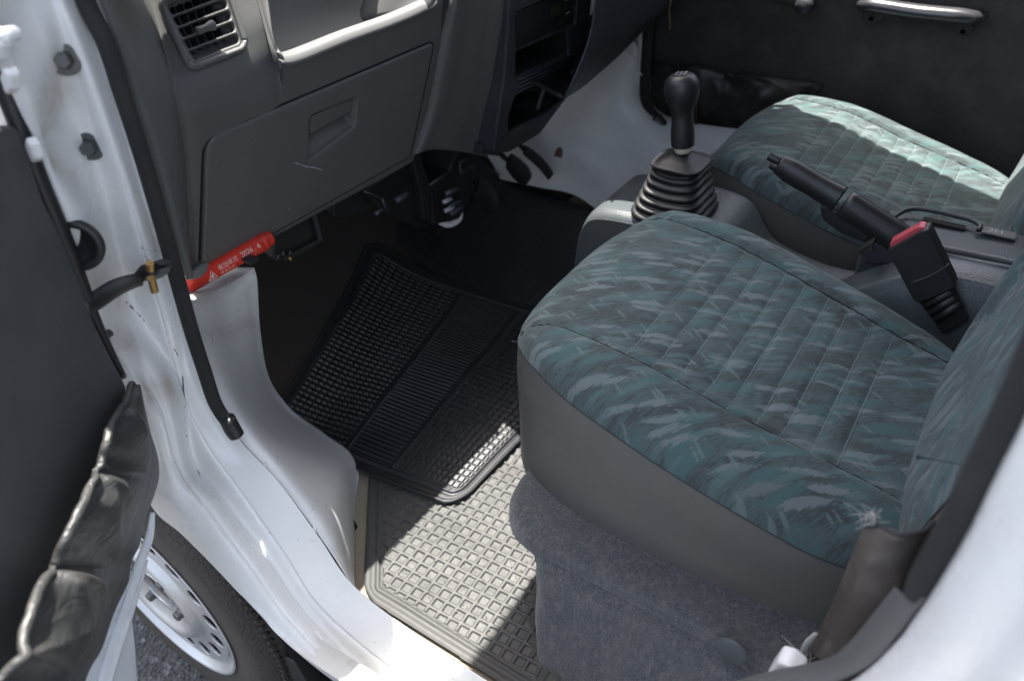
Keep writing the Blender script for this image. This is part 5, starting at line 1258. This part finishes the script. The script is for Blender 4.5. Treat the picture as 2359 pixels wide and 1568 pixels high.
# --- ribbed mat lying over it and up the toe board
def mat2():
    # plan corners: front-inboard, rear-inboard, rear-outboard, front-outboard
    a = np.array(at(862, 553, Z, .39)[:2]); b = np.array([-.50, 1.03]); c = np.array(at(1052, 1168, Z, .385)[:2]); d = np.array(at(560, 905, Z, .385)[:2])
    a = np.array(at(852, 528, Z, .455)[:2]); b = np.array([-.485, 1.06]); d = np.array(at(615, 870, Z, .455)[:2]); d = d + (d - a) * .12
    nu_, nv_ = 720, 600                              # s: front->rear, t: outboard->inboard
    s = np.linspace(0, 1, nu_)[None, :]; t = np.linspace(0, 1, nv_)[:, None]
    P = (d * (1 - s[..., None]) + c * s[..., None]) * (1 - t[..., None]) + (a * (1 - s[..., None]) + b * s[..., None]) * t[..., None]
    Ls, Lt = .60, .50
    S = (s * Ls) + 0 * t; T_ = (t * Lt) + 0 * s
    D = np.minimum.reduce([S, Ls - S, T_, Lt - T_])
    for (e, f) in ((S, T_), (S, Lt - T_), (Ls - S, T_), (Ls - S, Lt - T_)):
        R_ = .045; D = np.minimum(D, np.where((e < R_) & (f < R_), R_ - np.hypot(R_ - e, R_ - f), 9))
    # bands across the mat: cells / plain ribs / cells
    b1, b2, b3, b4 = .022, .235, .255, .385
    cells = lambda: .0028 * np.exp(-(((S / .0148) % 1 - .5) / .20) ** 4) * (1 - .85 * np.exp(-(((T_ / .026) % 1 - .5) / .09) ** 2))
    front = .0030 * np.exp(-(((T_ / .0110) % 1 - .5) / .20) ** 2) * (1 - np.exp(-(((S / .0180) % 1 - .5) / .13) ** 2))
    mid = .0022 * np.exp(-(((T_ / .0085) % 1 - .5) / .2) ** 2)
    rear = .0032 * (1 - np.maximum(np.exp(-(((S / .0150) % 1 - .5) / .10) ** 2), np.exp(-(((T_ / .0130) % 1 - .5) / .10) ** 2))) 
    rear = rear * (.55 + .45 * (((T_ / .0130) + .5) % 1))
    h = np.where(S < .022, 0, np.where(S < b2, front, np.where(S < b3, 0, np.where(S < b4 - .012, mid, np.where(S < b4 + .006, 0, rear)))))
    h = np.where(np.abs(S - b3 + .002) < .0015, .0035, h); h = np.where(np.abs(S - b4 - .003) < .0015, .0035, h)
    brd = sstep(.030 - D, .003); h = h * (1 - brd) + brd * (.0036 * np.exp(-((D - .024) / .0030) ** 2) + .0015 * np.exp(-((D - .012) / .006) ** 4) + .0028 * np.exp(-((D - .004) / .0028) ** 2))
    z = floorz(P[..., 0], P[..., 1]) + .012 + h + .002 * vnoise(nv_, nu_, (4, 5), 11)
    z = z + .006 * np.clip((s - .9) * 10, 0, 1) * 0
    keep = D > 0; idx = -np.ones(keep.shape, int); idx[keep] = np.arange(keep.sum())
    V = np.dstack([P, z])[keep]
    K = keep[:-1, :-1] & keep[1:, :-1] & keep[:-1, 1:] & keep[1:, 1:]
    Fc = [(idx[i, j], idx[i, j + 1], idx[i + 1, j + 1], idx[i + 1, j]) for i, j in zip(*np.nonzero(K))]
    o = mesh('floor_mat', V, Fc, M['mat2'], None, solid=.004)
    o['label'] = 'glossy black ribbed rubber mat lying on top, curving up towards the dashboard'; o['category'] = 'floor mat'
mat2()
# --- driver's mat
def mat3():
    nu_, nv_ = 260, 240
    a, b, c, d = np.array([-1.12, 1.44]), np.array([-.60, 1.50]), np.array([-.60, .99]), np.array([-1.06, 1.06])
    s = np.linspace(0, 1, nu_)[None, :]; t = np.linspace(0, 1, nv_)[:, None]
    P = (d * (1 - s[..., None]) + c * s[..., None]) * (1 - t[..., None]) + (a * (1 - s[..., None]) + b * s[..., None]) * t[..., None]
    S = s * .55 + 0 * t; T_ = t * .38 + 0 * s
    D = np.minimum.reduce([S, .55 - S, T_, .38 - T_]); R_ = .05
    for (e, f) in ((S, T_), (S, .38 - T_), (.55 - S, T_), (.55 - S, .38 - T_)): D = np.minimum(D, np.where((e < R_) & (f < R_), R_ - np.hypot(R_ - e, R_ - f), 9))
    h = .002 * np.exp(-(((S / .011) % 1 - .5) / .22) ** 2); brd = sstep(.022 - D, .003); h = h * (1 - brd) + brd * .003 * np.exp(-((D - .016) / .004) ** 2)
    z = floorz(P[..., 0], P[..., 1]) + .0055 + h
    keep = D > 0; idx = -np.ones(keep.shape, int); idx[keep] = np.arange(keep.sum()); V = np.dstack([P, z])[keep]
    K = keep[:-1, :-1] & keep[1:, :-1] & keep[:-1, 1:] & keep[1:, 1:]
    Fc = [(idx[i, j], idx[i, j + 1], idx[i + 1, j + 1], idx[i + 1, j]) for i, j in zip(*np.nonzero(K))]
    o = mesh('floor_mat', V, Fc, M['mat2'], None, solid=.004)
    o['label'] = "black rubber mat in the driver's footwell under the pedals"; o['category'] = 'floor mat'
mat3()
